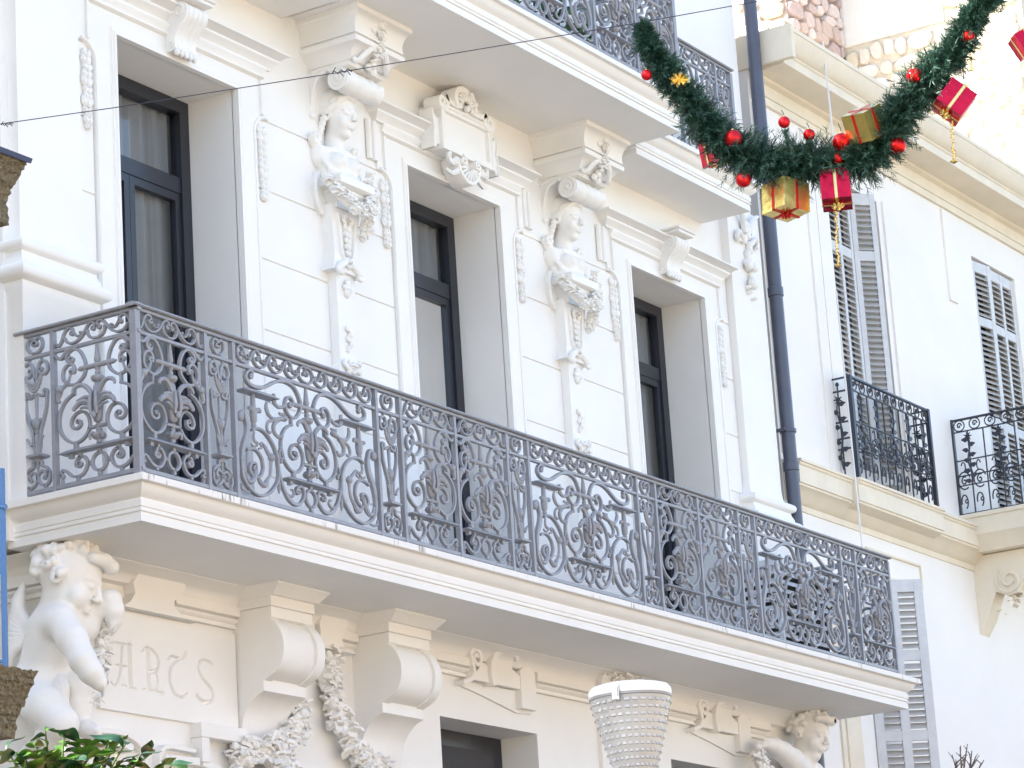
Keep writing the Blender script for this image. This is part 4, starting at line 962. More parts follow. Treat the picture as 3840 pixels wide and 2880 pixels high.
def center_group(cx, m, fl, sp, ld, base=True, src=CA):
    """palmette between two big C-scrolls standing on a ledge; shared by both panel kinds. cx = local centre."""
    sh = cx-src
    def T(k): return [(x+sh, z) for x, z in DIG[k]]
    h = MB()
    big = catmull(T('A_m4'), 5); h.ribbon(big, BW, Y0, Y1); ball_end(h, T('A_m4')[-1], .016)
    h.ribbon(T('A_neck'), BW*.9, Y0, Y1); q = T('A_foot')[0]; h.ribbon([(q[0],.255),(q[0],.222)], .03, Y0, Y1)
    h.mirror_x(cx); m.merge(h)
    m.ribbon([(cx-.075,.333),(cx+.075,.333)], BW, Y0, Y1)
    rg = T('A_ring'); zc = .1165; rr = .0545
    m.ribbon([(cx+rr*math.cos(a), zc+rr*math.sin(a)) for a in np.linspace(0,2*math.pi,25)], BW, Y0, Y1)
    m.ribbon([(cx,.20),(cx,.17)], .024, Y0, Y1); m.ribbon([(cx,.064),(cx,.03)], .022, Y0, Y1)
    for sx in (-1,1): m.ell((cx+sx*.0685,.015,.118), (.014,.012,.016), None, 7, 5)
    # flower
    hf = MB()
    def T3(k, y0=-.012, y1=-.028): 
        P = T(k); return [(x, y0+(y1-y0)*i/(len(P)-1), z) for i,(x,z) in enumerate(P)]
    hf.tube(catmull(T3('A_pet1'),4), [.015,.017,.014,.013,.008], 7); hf.tube(catmull(T3('A_pet2'),4), [.014,.014,.009], 7)
    hf.tube(catmull(T3('A_pet3'),4), [.017,.020,.018,.011], 7); hf.tube(catmull(T3('A_pet4'),4), [.012,.012,.008], 7)
    hf.mirror_x(cx)
    fl.merge(hf)
    fl.lathe([(.012,.352),(.026,.362),(.032,.385),(.037,.42),(.040,.46),(.036,.50),(.031,.54),(.026,.575),(.016,.595)], (cx,.006,0), 12, .75)
    for sx in (-1,1): fl.tube([(cx+sx*.022,-.028,.40),(cx+sx*.024,-.036,.46),(cx+sx*.018,-.030,.54)], [.010,.016,.010], 6)
    fl.ell((cx,-.032,.395), (.018,.014,.024), None, 7, 5)
    # spindle with beads, cross bar and bulb
    spindle(sp, cx, [(.009,.863),(.011,.83),(.018,.76),(.021,.738),(.012,.722)])
    spindle(sp, cx, [(.012,.700),(.018,.69),(.012,.676),(.018,.664),(.014,.652),(.020,.648),(.040,.640),(.044,.628),(.036,.612),(.018,.602),(.024,.594),(.018,.585),(.016,.56)])
    bl = MB()
    spindle(bl, cx, [(.014,.35),(.022,.343),(.014,.322),(.020,.312),(.016,.300),(.036,.292),(.045,.275),(.038,.258),(.018,.248),(.018,.228)])
    for sx in (-1,1): bl.tube(catmull([(cx+sx*.02,-.01,.29),(cx+sx*.045,-.015,.278),(cx+sx*.046,-.012,.252)],3), [.014,.008], 5)
    fl.merge(bl)
    sp.tube([(cx-.148,.012,.709),(cx-.125,.012,.709),(cx+.125,.012,.709),(cx+.148,.012,.709)], [.006,.017,.017,.006], 8)
    ledge(ld, cx-.285, cx+.285, .208)
    for sx in (-1,1): ld.box(cx+sx*.215-.014, cx+sx*.215+.014, .0, .03, .172, .196)
def bottom_scroll(m, cx, src=CA):
    sh = cx-src; h = MB()
    P = [(x+sh,z) for x,z in DIG['A_l1']]
    h.ribbon(catmull(P,5), BW, Y0, Y1); ball_end(h, P[0], .014); ball_end(h, P[-1], .017)
    s = DIG['A_stub']; h.ribbon([(s[0][0]+sh,.20),(s[1][0]+sh,.165)], .022, Y0, Y1)
    h.ell((P[-1][0],.015,.040), (.013,.013,.022), None, 7, 5)
    h.ribbon([(P[11][0],.052),(P[11][0],.03)], .022, Y0, Y1)
    h.mirror_x(cx); m.merge(h)
def panel_A():
    cx = 0.0; m, fl, sp, ld, fz = MB(), MB(), MB(), MB(), MB()
    center_group(cx, m, fl, sp, ld); bottom_scroll(m, cx)
    sh = cx-CA; h = MB()
    for k in ('A_m2','A_m3'):
        P = [(x+sh,z) for x,z in DIG[k]]; h.ribbon(catmull(P,5), BW, Y0, Y1); ball_end(h, P[0], .018)
    P = [(x+sh,z) for x,z in DIG['A_m1']]; h.ribbon(catmull(P,5), [.012,.020,.022,.016], Y0-.004, Y1)
    P = [(x+sh,z) for x,z in DIG['A_bud']]; h.tube(catmull([(x,.006,z) for x,z in P],4), [.008,.012,.020,.014,.009,.007], 7); h.ell((P[2][0],-.002,P[2][1]), (.024,.020,.026), None, 8, 6)
    h.mirror_x(cx); m.merge(h)
    f = MB()
    for k in ('A_f1','A_f3'):
        P = [(x+sh,z) for x,z in DIG[k]]; f.ribbon(catmull(P,5), .016, Y0, Y1); ball_end(f, P[-1], .016)
    P = [(x+sh,z) for x,z in DIG['A_f1']]; ball_end(f, (max(P[0][0],-.312),P[0][1]), .014)
    P = [(x+sh,z) for x,z in DIG['A_f2']]; f.ribbon(catmull(P,5), [.014,.012,.008], Y0, Y1); ball_end(f, P[-1], .010)
    P = [(x+sh,z) for x,z in DIG['A_f4']]; P[-1] = (cx,P[-1][1]); f.ribbon(catmull(P,5), .016, Y0, Y1)
    f.mirror_x(cx); fz.merge(f)
    return m, fl, sp, ld, fz
CB = -.008
def panel_B():
    cx = 0.0; sh = cx-CB; m, fz, sp = MB(), MB(), MB(); h = MB()
    def T(k): return [(x+sh,z) for x,z in DIG[k]]
    P = T('B_loop'); h.ribbon(catmull(P,5), BW, Y0, Y1); ball_end(h, P[-1], .014)
    for k in ('B_s1','B_s2','B_s3','B_s4'):
        P = [q for q in T(k) if q[0] < -.002]+[(cx, T(k)[-1][1] if k != 'B_s1' else .676)]
        h.tube(catmull([(x,-.006,z) for x,z in P],4), .011, 6)
    P = T('B_arm'); h.ribbon(catmull(P,4), .017, Y0, Y1)
    P = T('B_bt'); h.ribbon(catmull(P,5), .017, Y0, Y1); ball_end(h, P[-1], .011)
    h.ribbon([(-.06,.05),(-.06,.03)], .018, Y0, Y1); h.tube([(-.03,.0,.30),(-.05,-.004,.335),(-.066,-.004,.35)], [.012,.006], 5)
    h.mirror_x(cx); m.merge(h)
    f = MB(); P = T('B_h'); P[-1] = (cx,P[-1][1]); f.ribbon(catmull(P,5), .018, Y0, Y1); ball_end(f, P[0], .017); f.mirror_x(cx); fz.merge(f)
    for x in (-.045,.045): fz.ell((x,.015,.842), (.012,.012,.012), None, 6, 4)
    spindle(sp, cx, [(.006,.615),(.012,.60),(.010,.50),(.010,.475),(.020,.465),(.030,.44),(.026,.415),(.014,.402),(.019,.396),(.014,.386),(.019,.378),(.014,.368),(.018,.36),(.016,.30),(.022,.262),(.020,.245)])
    for sx in (-1,1): sp.tube(catmull([(cx+sx*.018,.012,.44),(cx+sx*.034,.012,.462),(cx+sx*.042,.012,.448)],3), [.010,.008], 6)
    sp.loft_rect([(-.035,.035,-.012,.042,.216),(-.058,.058,-.03,.06,.226),(-.058,.058,-.03,.06,.238),(-.04,.04,-.015,.045,.247)])
    spindle(sp, cx, [(.002,.135),(.012,.175),(.012,.195),(.022,.205),(.022,.215)])
    return m, fz, sp
CC = -.012
def panel_C():
    cx = 0.0; sh = cx-CC; m, fl, sp, ld, fz = MB(), MB(), MB(), MB(), MB()
    center_group(cx, m, fl, sp, ld)
    def T(k): return [(x+sh,z) for x,z in DIG[k]]
    h = MB()
    P = T('C_m1'); h.ribbon(catmull(P,5), [.018,.020,.024,.022,.020,BW,BW,BW,BW], Y0-.003, Y1); ball_end(h, P[0], .020); ball_end(h, P[-1], .020)
    P = T('C_side'); h.ribbon(catmull(P,5), [.022,.024,.038,.026,.018,BW,BW,BW,BW], Y0-.004, Y1); h.ell((P[0][0]+.004,.005,P[0][1]+.012), (.024,.022,.034), None, 8, 6)
    P = T('C_spi'); h.ribbon(catmull(P,5), BW, Y0, Y1); ball_end(h, P[-1], .020)
    P = T('C_st'); h.ribbon(catmull(P,5), [.018,.026,BW,BW,BW], Y0, Y1); ball_end(h, P[-1], .014)
    for k in ('C_stcurl','C_base','C_in1','C_d4'): h.tube(catmull([(x,.008,z) for x,z in T(k)],4), [.008,.011,.009,.007], 6)
    for k, rr in (('C_d1',[.008,.014,.012,.014,.019]),('C_d2',[.012,.011,.010,.007]),('C_d3',[.012,.015,.012,.013]),('C_in2',[.007,.008,.011,.016,.010,.011,.020,.012]),('C_in3',[.014,.019,.014,.008]),('C_leaf',[.012,.015,.011,.012])):
        h.tube(catmull([(x,.004,z) for x,z in T(k)],4), rr, 7)
    q = T('C_d1')[-1]; h.ell((q[0],.0,q[1]), (.026,.022,.022), None, 8, 6)
    q = T('C_in2')[6]; h.ell((q[0],.0,q[1]), (.026,.022,.028), None, 8, 6)
    for k in ('C_cl','C_cr'): h.tube(catmull([(x,.010,z) for x,z in T(k)],4), [.016,.016,.013], 6)
    o = T('C_oval'); ox = (o[0][0]+o[1][0])/2; oz = (o[0][1]+o[1][1])/2
    h.ribbon([(ox+.020*math.cos(a), oz+.030*math.sin(a)) for a in np.linspace(0,2*math.pi,17)], .013, Y0, Y1)
    for dz in (-.043,.043): h.ell((ox,.012,oz+dz), (.014,.014,.013), None, 7, 5)
    q = T('C_drop'); h.lathe([(.004,q[1][1]),(.012,q[1][1]+.03),(.010,q[1][1]+.05),(.014,q[1][1]+.06),(.008,q[0][1])], (q[0][0],.012,0), 8)
    q = T('C_post'); px = q[2][0]; h.lathe([(.014,q[-1][1]),(.018,q[-1][1]+.018),(.014,q[-1][1]+.028),(.022,q[-1][1]+.045),(.026,q[-1][1]+.10),(.018,q[-1][1]+.13),(.015,q[0][1])], (px,.015,0), 10)
    l = T('C_led'); ledge(h, l[0][0]+.01, l[1][0]+.005, .703, .028, .042)
    h.mirror_x(cx); m.merge(h)
    # frieze: four running scrolls each side of a central heart
    f = MB(); f1 = T('C_f'); ft = T('C_ft'); step = f1[12][0]-f1[3][0]
    for i in range(4):
        P = [(x+i*step, z) for x,z in (f1[:13] if i < 3 else f1[:13])]; f.ribbon(catmull(P,4), .016, Y0, Y1); ball_end(f, P[0], .016)
        Q = [(x+i*step, z) for x,z in ft]; f.ribbon(catmull(Q,4), [.014,.012,.008], Y0, Y1); ball_end(f, Q[-1], .009)
    e = (f1[12][0]+3*step, f1[12][1]); c = cx-.004
    f.ribbon(catmull([e,(e[0]+.024,e[1]-.006),(e[0]+.032,e[1]-.03),(e[0]+.018,e[1]-.05)],4), .016, Y0, Y1); ball_end(f, (e[0]+.014,e[1]-.046), .015)
    f.ribbon(catmull([(e[0]-.045,.945),(e[0]-.046,.915),(e[0]-.02,.888),(cx,.876)],4), .016, Y0, Y1)
    f.mirror_x(cx); fz.merge(f)
    return m, fl, sp, ld, fz
def proto_panel(kind):
    """meshes once; panels are placed as part objects with sub-parts"""
    if kind == 'A': m, fl, sp, ld, fz = panel_A(); names = [('palmette',fl),('spindle',sp),('ledge_bar',ld),('frieze_scroll',fz)]; nm = 'scroll_panel'
    elif kind == 'B': m, fz, sp = panel_B(); names = [('frieze_scroll',fz),('spindle',sp)]; nm = 'torch_panel'
    else: m, fl, sp, ld, fz = panel_C(); names = [('palmette',fl),('spindle',sp),('ledge_bar',ld),('frieze_scroll',fz)]; nm = 'wide_panel'
    return nm, m.mesh(nm, 40), [(a, b.mesh(a, 45)) for a, b in names]
PROTO = {k: proto_panel(k) for k in 'ABC'}
def place_panel(root, kind, loc, rotz=0):
    nm, me, subs = PROTO[kind]
    o = bpy.data.objects.new(nm, me); COL.objects.link(o); o.parent = root
    if not me.materials: me.materials.append(MAT['iron_grey'])
    o.location = Vector(loc); o.rotation_euler = (0,0,rotz)
    for a, sm in subs:
        if not sm.materials: sm.materials.append(MAT['iron_grey'])
        c = bpy.data.objects.new(a, sm); COL.objects.link(c); c.parent = o
    return o
def railing(name, base, runs, label, group=None, top=True):
    """runs: list of (start, direction angle, sequence, far_post). local frame of each run: x along, y inwards"""
    root = empty(name, base, label, 'railing', group)
    WD = {'A':A_W,'B':B_W,'C':C_W}
    for (sx, sy), ang, seq, posts, trim in runs:
        M2 = Matrix.Translation(Vector((sx,sy,0))) @ Matrix.Rotation(ang,4,'Z'); x = 0.0; edges = [0.0]
        for k in seq:
            c = M2 @ Vector((x+WD[k]/2,0,0)); place_panel(root, k, c, ang); x += WD[k]; edges.append(x)
        L = x
        def bar(nm, mb):
            o = mb.build(nm, 'iron_grey', root, 40, local=True); o.matrix_local = M2; return o
        bar('bottom_rail', MB().bbox(.0, L, -.002, .028, .0, .026, .003))
        bar('middle_rail', MB().bbox(.0, L, -.002, .026, .844, .866, .003))
        bar('flat_rail', MB().bbox(-.0, L, -.004, .030, .985, 1.006, .003))
        if top:
            hr = MB(); prof = [(-.018,1.007),(-.026,1.014),(-.024,1.024),(-.012,1.030),(.036,1.030),(.048,1.024),(.050,1.014),(.042,1.007)]
            hr.loft([[(-.036*trim[0],y,z) for y,z in prof],[(L+.036*trim[1],y,z) for y,z in prof]]); bar('handrail', hr)
        for i, e in enumerate(edges):
            if i not in posts: continue
            w = .0135; o = bar('post', MB().bbox(e-w, e+w, -.006, .030, -.03, .984, .003))
    return root
# corner at the origin; front run of fifteen panels, left return of two panels
r1 = railing('balcony_railing', (0,0,0), [((0,0),0,'ABCBAABCBAABCBA',list(range(1,16)),(1,1)), ((0,.93),-math.pi/2,'BA',[1],(0,0)), ((10.31,.0),math.pi/2,'AB',[1],(0,0))], 'long grey cast iron balcony railing with scrolls and palmettes')
def corner_post(root, x, y):
    MB().bbox(x-.022, x+.024, y-.012, y+.034, -.03, .985, .003).build('corner_post', 'iron_grey', root, 30)
corner_post(r1, 0, 0); 
for sx in (-1,):
    pass
r2 = railing('balcony_railing', (5.158,.05,4.44), [((-2.11,0),0,'AACAA',[1,2,3,4],(1,1)), ((-2.11,.93),-math.pi/2,'BA',[1],(0,0)), ((2.11,0),math.pi/2,'AB',[1],(0,0))], 'grey cast iron railing of the upper balcony over the middle window')
for x in (-2.11,2.11): MB().bbox(x-.022, x+.024, -.012, .034, -.09, .985, .003).build('corner_post', 'iron_grey', r2, 30, local=True)
r3 = railing('balcony_railing', (7.34,.56,4.36), [((0,0),0,'BAAB',[0,1,2,3],(0,1)), ((1.90,0),math.pi/2,'B',[],(0,0))], 'short grey cast iron railing above the right window ledge')
MB().bbox(1.90-.02, 1.90+.022, -.012, .034, -.05, .985, .003).build('corner_post', 'iron_grey', r3, 30, local=True)
# plants and a mesh screen behind the upper railing
# ------------------------------------------------------------------ drain pipe between the houses
dp = empty('drainpipe', (10.50,.90,GZ), 'dark blue grey drainpipe running down between the two houses', 'drainpipe')
px, py = 10.47, .90
MB().tube([(px,py,GZ),(px,py,1.62),(px,py,4.2),(px,py,9.4)], .062, 16).build('pipe', 'pipe_paint', dp, 60)
for z in (3.66, 2.02, .55, -1.5):
    c = MB().lathe([(.062,z-.045),(.072,z-.04),(.072,z+.04),(.062,z+.045)], (px,py,0), 16); c.build('collar', 'pipe_paint', dp, 40)
for z in (2.35, 1.30, .30):
    c = MB().lathe([(.063,z-.018),(.076,z-.016),(.076,z+.016),(.063,z+.018)], (px,py,0), 16); c.box(px-.10, px-.06, py-.02, py+.10, z-.012, z+.012); c.build('pipe_clip', 'pipe_paint', dp, 40)

# ------------------------------------------------------------------ cream neighbour
NW = 1.05
N = empty('neighbour_house', (14.2,NW,GZ), 'cream rendered neighbouring house with heavy roof cornice and louvred shutters', 'building')
NX0, NX1, NTOP = 10.58, 17.4, 6.05
NWIN = [(12.10,13.25,5.27,2.25),(15.57,16.72,5.26,2.25)]
m = MB()
def wall_with(m, x0, x1, z0, z1, holes, y0, y1):
    xs = sorted({x0,x1,*[h[0] for h in holes],*[h[1] for h in holes]}); 
    for a, b in zip(xs[:-1], xs[1:]):
        seg = [(z0,z1)]
        for h in holes:
            if h[0] <= a and h[1] >= b:
                ns = []
                for s0, s1 in seg:
                    if h[3] > s0: ns.append((s0, min(s1,h[3])))
                    if h[2] < s1: ns.append((max(s0,h[2]), s1))
                seg = [q for q in ns if q[1] > q[0]]
        for s0, s1 in seg: m.box(a, b, y0, y1, s0, s1)
wall_with(m, NX0, NX1, GZ, NTOP, NWIN, NW, 1.45); m.build('wall', 'neighbour_plaster', N, 0)
MB().box(NX0, NX1, 1.46, 9, GZ, NTOP+.2).build('rear_wall', 'neighbour_plaster', N, 0)
# roof cornice with a broken left return
pr = [(.0,5.62),(.03,5.625),(.03,5.70),(.045,5.705),(.045,5.82),(.09,5.84),(.10,5.86),(.36,5.885),(.37,5.89),(.37,5.97),(.385,5.985),(.385,6.00),(.405,6.01),(.44,6.06),(.47,6.13),(.48,6.17),(.49,6.175),(.49,6.215),(.2,6.235)]
c = MB(); c.loft([[(10.62,NW-d,z),(NX1,NW-d,z),(NX1,NW+.3,z),(10.62,NW+.3,z)] for d,z in pr]); c.build('roof_cornice', 'neighbour_trim', N, 35)
c = MB(); c.bbox(10.56, 10.619, NW-.50, NW+.3, 5.90, 6.235, .006); tag(c.build('cornice_end', 'neighbour_trim', N, 30), 'cracked plaster end of the roof cornice')
# string course under the first floor, stepping forward under the window guard
def string(x0, x1, dy, z0=1.70):
    pr = [(.0,z0),(.012,z0+.004),(.012,z0+.06),(.03,z0+.07),(.06,z0+.10),(.10,z0+.145),(.135,z0+.175),(.15,z0+.18),(.15,z0+.20),(.165,z0+.205),(.165,z0+.36),(.18,z0+.375),(.18,z0+.39),(.195,z0+.395),(.195,z0+.42),(.02,z0+.44)]
    s_ = MB().loft([[(x0,NW-d-(dy if d > .1 else 0),z),(x1,NW-d-(dy if d > .1 else 0),z),(x1,NW+.1,z),(x0,NW+.1,z)] for d,z in pr]); s_.build('string_course', 'neighbour_trim', N, 30)
string(10.60, 11.70, 0.0); string(11.701, 13.60, .06); string(13.601, 14.80, 0.0)
# balcony at the right, projecting towards the street
bs = MB().loft_rect([(14.62,17.4,.30,NW,1.86),(14.60,17.4,.26,NW,1.90),(14.55,17.4,.20,NW,1.98),(14.52,17.4,.17,NW,2.02),(14.52,17.4,.17,NW,2.19),(14.50,17.4,.15,NW,2.20),(14.50,17.4,.15,NW,2.24)]); tag(bs.build('balcony_slab', 'neighbour_trim', N, 35), 'cream balcony slab with scroll bracket')
k = MB()
sp = [(.68-.15*(1-.085*t)*math.cos(t+2.2), 1.55+.15*(1-.085*t)*math.sin(t+2.2)) for t in np.linspace(10,0,40)]
k.ext_yz([(NW,1.85),(.40,1.85),(.42,1.74),(.50,1.60),(.60,1.42),(.72,1.40),(.83,1.46),(.88,1.36),(.95,1.20),(NW,1.05)], 14.75, 14.98)
k.tube([(14.742,a,b) for a,b in sp], [.03,.012], 6); leafy(k, [(14.86,.44,1.76),(14.86,.50,1.60),(14.86,.62,1.42),(14.86,.90,1.22)], .10, 50, 51, .04); k.build('balcony_bracket', 'neighbour_trim', N, 40)
# pilaster strips and framed panel
for x0, x1, z0, z1 in ((10.62,10.70,2.2,5.6),(11.60,11.78,2.2,5.6),(11.80,11.86,2.2,5.6),(14.85,15.05,4.6,5.6),(13.35,13.42,2.2,5.3)): MB().box(x0, x1, NW-.022, NW+.002, z0, z1).build('pilaster_strip', 'neighbour_plaster', N, 0)
f = MB()
for z in (1.32,1.55): f.box(12.2, 13.40, NW-.022, NW+.002, z, z+.022)
f.box(13.402, 13.42, NW-.021, NW+.002, 1.32, 1.57); f.build('panel_moulding', 'neighbour_trim', N, 0)
for x0, x1 in ((11.30,11.36),(11.42,11.72)): MB().box(x0, x1, NW-.02, NW+.002, -5.5, 1.1).build('pilaster_strip', 'neighbour_trim', N, 0)
# shutters ------------------------------------------------------------------
def shutter(loc, rotz, w, h, cols, rails, pitch, label, group='louvred shutters of the cream house', st=.075):
    """leaf hinged at its local origin, x along its width, louvres facing -y"""
    r = empty('shutter', loc, label, 'shutter', group); r.rotation_euler = (0,0,rotz)
    fr = MB(); T_ = .036; zs = [0]+list(rails)+[h]
    n = cols; cw = (w-st*(n+1))/n
    for i in range(n+1): x = i*(cw+st); fr.bbox(x, x+st, 0, T_, 0, h, .004)
    rails_z = [(0,.11)]+[(z-.05,z+.05) for z in rails]+[(h-.12,h)]
    for a, b in rails_z:
        for i in range(n): x = st+i*(cw+st); fr.bbox(x-.001, x+cw+.001, .003, T_-.003, a, b, .003)
    fr.build('frame', 'shutter_paint', r, 30, local=True)
    sl = MB(); sl.loft([[(x,-.006,-.006),(x,-.004,.002),(x,.040,.052),(x,.042,.044)] for x in (0,cw)]); me = sl.mesh('slat', 0); me.materials.append(MAT['shutter_slat'])
    for i in range(n):
        x = st+i*(cw+st)
        for (a0,a1),(b0,b1) in zip(rails_z[:-1], rails_z[1:]):
            z = a1+.015
            while z < b0-.03:
                o = bpy.data.objects.new('slat', me); COL.objects.link(o); o.parent = r; o.location = (x,0,z); o.rotation_euler = (random.uniform(-.05,.05),0,random.uniform(-.008,.008)); z += pitch
    return r
shutter((12.13,1.10,2.27), 0.0, .57, 2.97, 2, [.9,2.32], .060, 'closed double louvre shutter leaf behind the black window guard', st=.055)
shutter((12.71,1.10,2.27), -.72, .27, 2.97, 1, [.9,2.32], .060, 'shutter leaf standing ajar behind the black window guard', st=.055)
shutter((15.62,1.09,2.27), -.12, .42, 2.97, 1, [1.2,2.30], .060, 'narrow shutter leaf of the far window over the projecting balcony', st=.075)
shutter((16.06,1.075,2.27), .0, .66, 2.97, 2, [1.2,2.30], .060, 'two column shutter leaf of the far window over the projecting balcony', st=.06)
shutter((12.03,1.035,-1.30), -.85, .58, 2.52, 2, [1.05,1.80], .062, 'weathered grey shutter open beside the end of the long balcony', st=.085)
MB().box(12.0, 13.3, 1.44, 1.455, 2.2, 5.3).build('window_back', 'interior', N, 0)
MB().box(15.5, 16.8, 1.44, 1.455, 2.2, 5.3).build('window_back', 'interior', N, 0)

# black wrought iron guards -------------------------------------------------
def vine(m, x, y, z0, z1, ax, seed):
    r = random.Random(seed); P = [(x+(.018*math.sin(t*9) if ax == 'x' else 0), y+(.018*math.sin(t*9) if ax == 'y' else 0), z0+(z1-z0)*t) for t in np.linspace(0,1,14)]
    m.tube(P, [.011,.008], 5)
    for k in range(9):
        t = (k+.5)/9; s_ = 1 if k % 2 else -1; z = z0+(z1-z0)*t
        d = Vector((s_,0,.35)) if ax == 'x' else Vector((0,s_,.35)); n_ = Vector((0,-1,0)) if ax == 'x' else Vector((-1,0,0)); d.normalize(); sdv = d.cross(n_)
        a = Vector((x,y,z)); L = .075
        pts = [a, a+d*L*.35+sdv*.026, a+d*L*.75+sdv*.016, a+d*L*1.1-Vector((0,0,.01)), a+d*L*.75-sdv*.016, a+d*L*.35-sdv*.026]
        b = len(m.v); m.v += [tuple(q-n_*.003) for q in pts]+[tuple(q+n_*.003) for q in pts]
        m.f += [tuple(b+i for i in range(6)), tuple(b+11-i for i in range(6))]+[(b+i,b+(i+1)%6,b+6+(i+1)%6,b+6+i) for i in range(6)]
    top = Vector((x,y,z1))
    for k in range(7):
        a = k*2*math.pi/7; d = Vector((math.cos(a),0,math.sin(a))) if ax == 'x' else Vector((0,math.cos(a),math.sin(a)))
        m.tube([tuple(top+Vector((0,0,.02))), tuple(top+Vector((0,0,.02))+d*.05)], [.014,.002], 4)
def guard_face(root, M2, L, nring):
    """face of a guard in local x (along) and z; origin at its lower left"""
    def part(nm, mb):
        o = mb.build(nm, 'iron_dark', root, 45, local=True); o.matrix_local = M2; return o
    fr = MB()
    for z, w in ((.0,.016),(.30,.008),(.40,.008),(.56,.008),(.86,.009),(.985,.016)): fr.bbox(0, L, -w, w, z-.010 if w > .01 else z-.006, z+.010 if w > .01 else z+.006, .002)
    fr.bbox(-.02, .02, -.02, .02, -.01, 1.0, .003); fr.bbox(L-.02, L+.02, -.02, .02, -.01, 1.0, .003)
    part('guard_frame', fr)
    rg = MB(); st = L/nring
    for i in range(nring):
        cx = (i+.5)*st; R = min(.058, st*.46)
        rg.tube([(cx+R*math.cos(a),0,.923+.056*math.sin(a)) for a in np.linspace(0,2*math.pi,15)], .007, 5)
        rg.tube([(cx+.028*(1-t/8)*math.cos(t),0,.923+.034*(1-t/8)*math.sin(t)) for t in np.linspace(0,7,16)], .008, 5)
        rg.tube([(cx+.066*math.cos(a),0,.35+.09*math.sin(a)-.0) for a in np.linspace(.3,5.3,14)], .008, 5)
        rg.tube([(cx+.036*(1-t/9)*math.cos(t+1),0,.345+.05*(1-t/9)*math.sin(t+1)) for t in np.linspace(0,8,18)], .008, 5)
        rg.tube([(cx-.02+.034*math.cos(a),0,.13+.075*math.sin(a)) for a in np.linspace(-1.2,3.4,12)], .008, 5)
        rg.tube([(cx+.02*math.cos(t)*(1-t/8),0,.13+.03*math.sin(t)*(1-t/8)) for t in np.linspace(0,6,12)], .007, 5)
        rg.tube([(cx+.022*math.cos(a)*(-1 if i%2 else 1),0,.49+.05*math.sin(a)) for a in np.linspace(-1.4,2.8,12)], .007, 5)
    part('scrollwork', rg)
    br = MB(); vn = MB()
    for i in range(nring-1):
        x = (i+1)*st; br.tube([(x,0,.0),(x,0,.86)], .0085, 5)
        if i % 2 == 0: vine(vn, x, -.012, .30, .78, 'x', i)
    part('upright_bars', br); part('vine', vn)
gd = empty('window_guard', (11.77,.85,2.13), 'black wrought iron window guard with vines and rings on the cream house', 'railing', 'black wrought iron guards')
guard_face(gd, Matrix.Identity(4), 1.75, 10)
def guard_side(root, x, n_v=1, L=.22):
    m = MB()
    for z in (.0,.30,.40,.56,.86,.985): m.box(x-.007, x+.007, .0, L, z-.008, z+.008)
    m.tube([(x,.13,.0),(x,.13,.95)], .008, 5); m.ell((x,.13,.93), (.02,.02,.02), None, 7, 5); m.build('guard_side', 'iron_dark', root, 40, local=True)
    v = MB(); vine(v, x-.012, .13, .10, .76, 'y', 3); v.build('vine', 'iron_dark', root, 40, local=True)
guard_side(gd, .0); guard_side(gd, 1.75)
g2 = empty('balcony_guard', (14.56,.20,2.25), 'black wrought iron railing of the projecting balcony on the cream house', 'railing', 'black wrought iron guards')
guard_face(g2, Matrix.Translation((0,.85,0)) @ Matrix.Rotation(-math.pi/2,4,'Z'), .85, 5)
guard_face(g2, Matrix.Identity(4), 2.6, 15)

# thin cables on the cream facade
for q, nm in (([(11.36,.60,6.30),(11.38,.60,5.4),(11.40,.66,5.0)], 'a'), ([(11.56,.80,3.9),(11.58,.80,2.5),(11.60,.80,1.4)], 'b')):
    o = MB().tube(q, .010, 6).build('cable', 'cable_white', None, 60)
    tag(o, 'thin white cable hanging in front of the cream house cornice' if nm == 'a' else 'thin white cable hanging in front of the cream house string course', 'cable', 'white cables on the cream house')

# ------------------------------------------------------------------ rubble stone house rising behind the cream house
R_ = empty('stone_house', (18.5,3,GZ), 'tall rubble stone house rising behind the cream house roof', 'building')
X2, YP, XP = 17.5, 3.16, 16.06
MB().box(X2, 30, .9, 16, GZ, 13).build('wall', 'mortar', R_, 0)
MB().box(X2-.025, X2-.001, 1.85, YP-.01, 8.75, 13).build('plaster_patch', 'white_render', R_, 0)
MB().box(XP, X2-.002, YP, 9, GZ, 13).build('pier', 'mortar_dark', R_, 0)
STM = []
for i in range(7):      # rounded, slightly irregular stones sharing seven meshes
    m = MB(); r = random.Random(60+i); loops = []
    for (k, y) in ((.80,-.5),(.97,-.25),(1.0,.5)):
        loops.append([(k*.5*(math.copysign(abs(math.cos(a))**.75,math.cos(a)))*(1+.34*(r.random()-.5)), y, k*.5*(math.copysign(abs(math.sin(a))**.75,math.sin(a)))*(1+.34*(r.random()-.5))) for a in np.linspace(0,2*math.pi,10,endpoint=False)])
    m.loft(loops); STM.append(m)
def stones(u0, u1, z0, z1, size, place, mats, seed, skip=None, limit=300):
    r = random.Random(seed); z = z0; n = 0; meshes = {}
    while z < z1:
        h = size*(.5+.75*r.random()); u = u0-r.random()*size
        while u < u1:
            w = size*(.45+1.5*r.random())
            a, b = max(u,u0), min(u+w,u1)
            if b-a > .06 and n < limit and not (skip and skip((a+b)/2, z+h/2)):
                i = r.randrange(7); mt = r.choice(mats); key = (i,mt)
                if key not in meshes:
                    me = STM[i].mesh('stone', 50); me.materials.append(MAT[mt]); meshes[key] = me
                o = bpy.data.objects.new('stone', meshes[key]); COL.objects.link(o); o.parent = R_
                place(o, (a+b)/2, z+h/2+(r.random()-.5)*size*.35, (b-a)*1.0, h*1.02, (r.random()-.5)*.3); n += 1
            u += w
        z += h
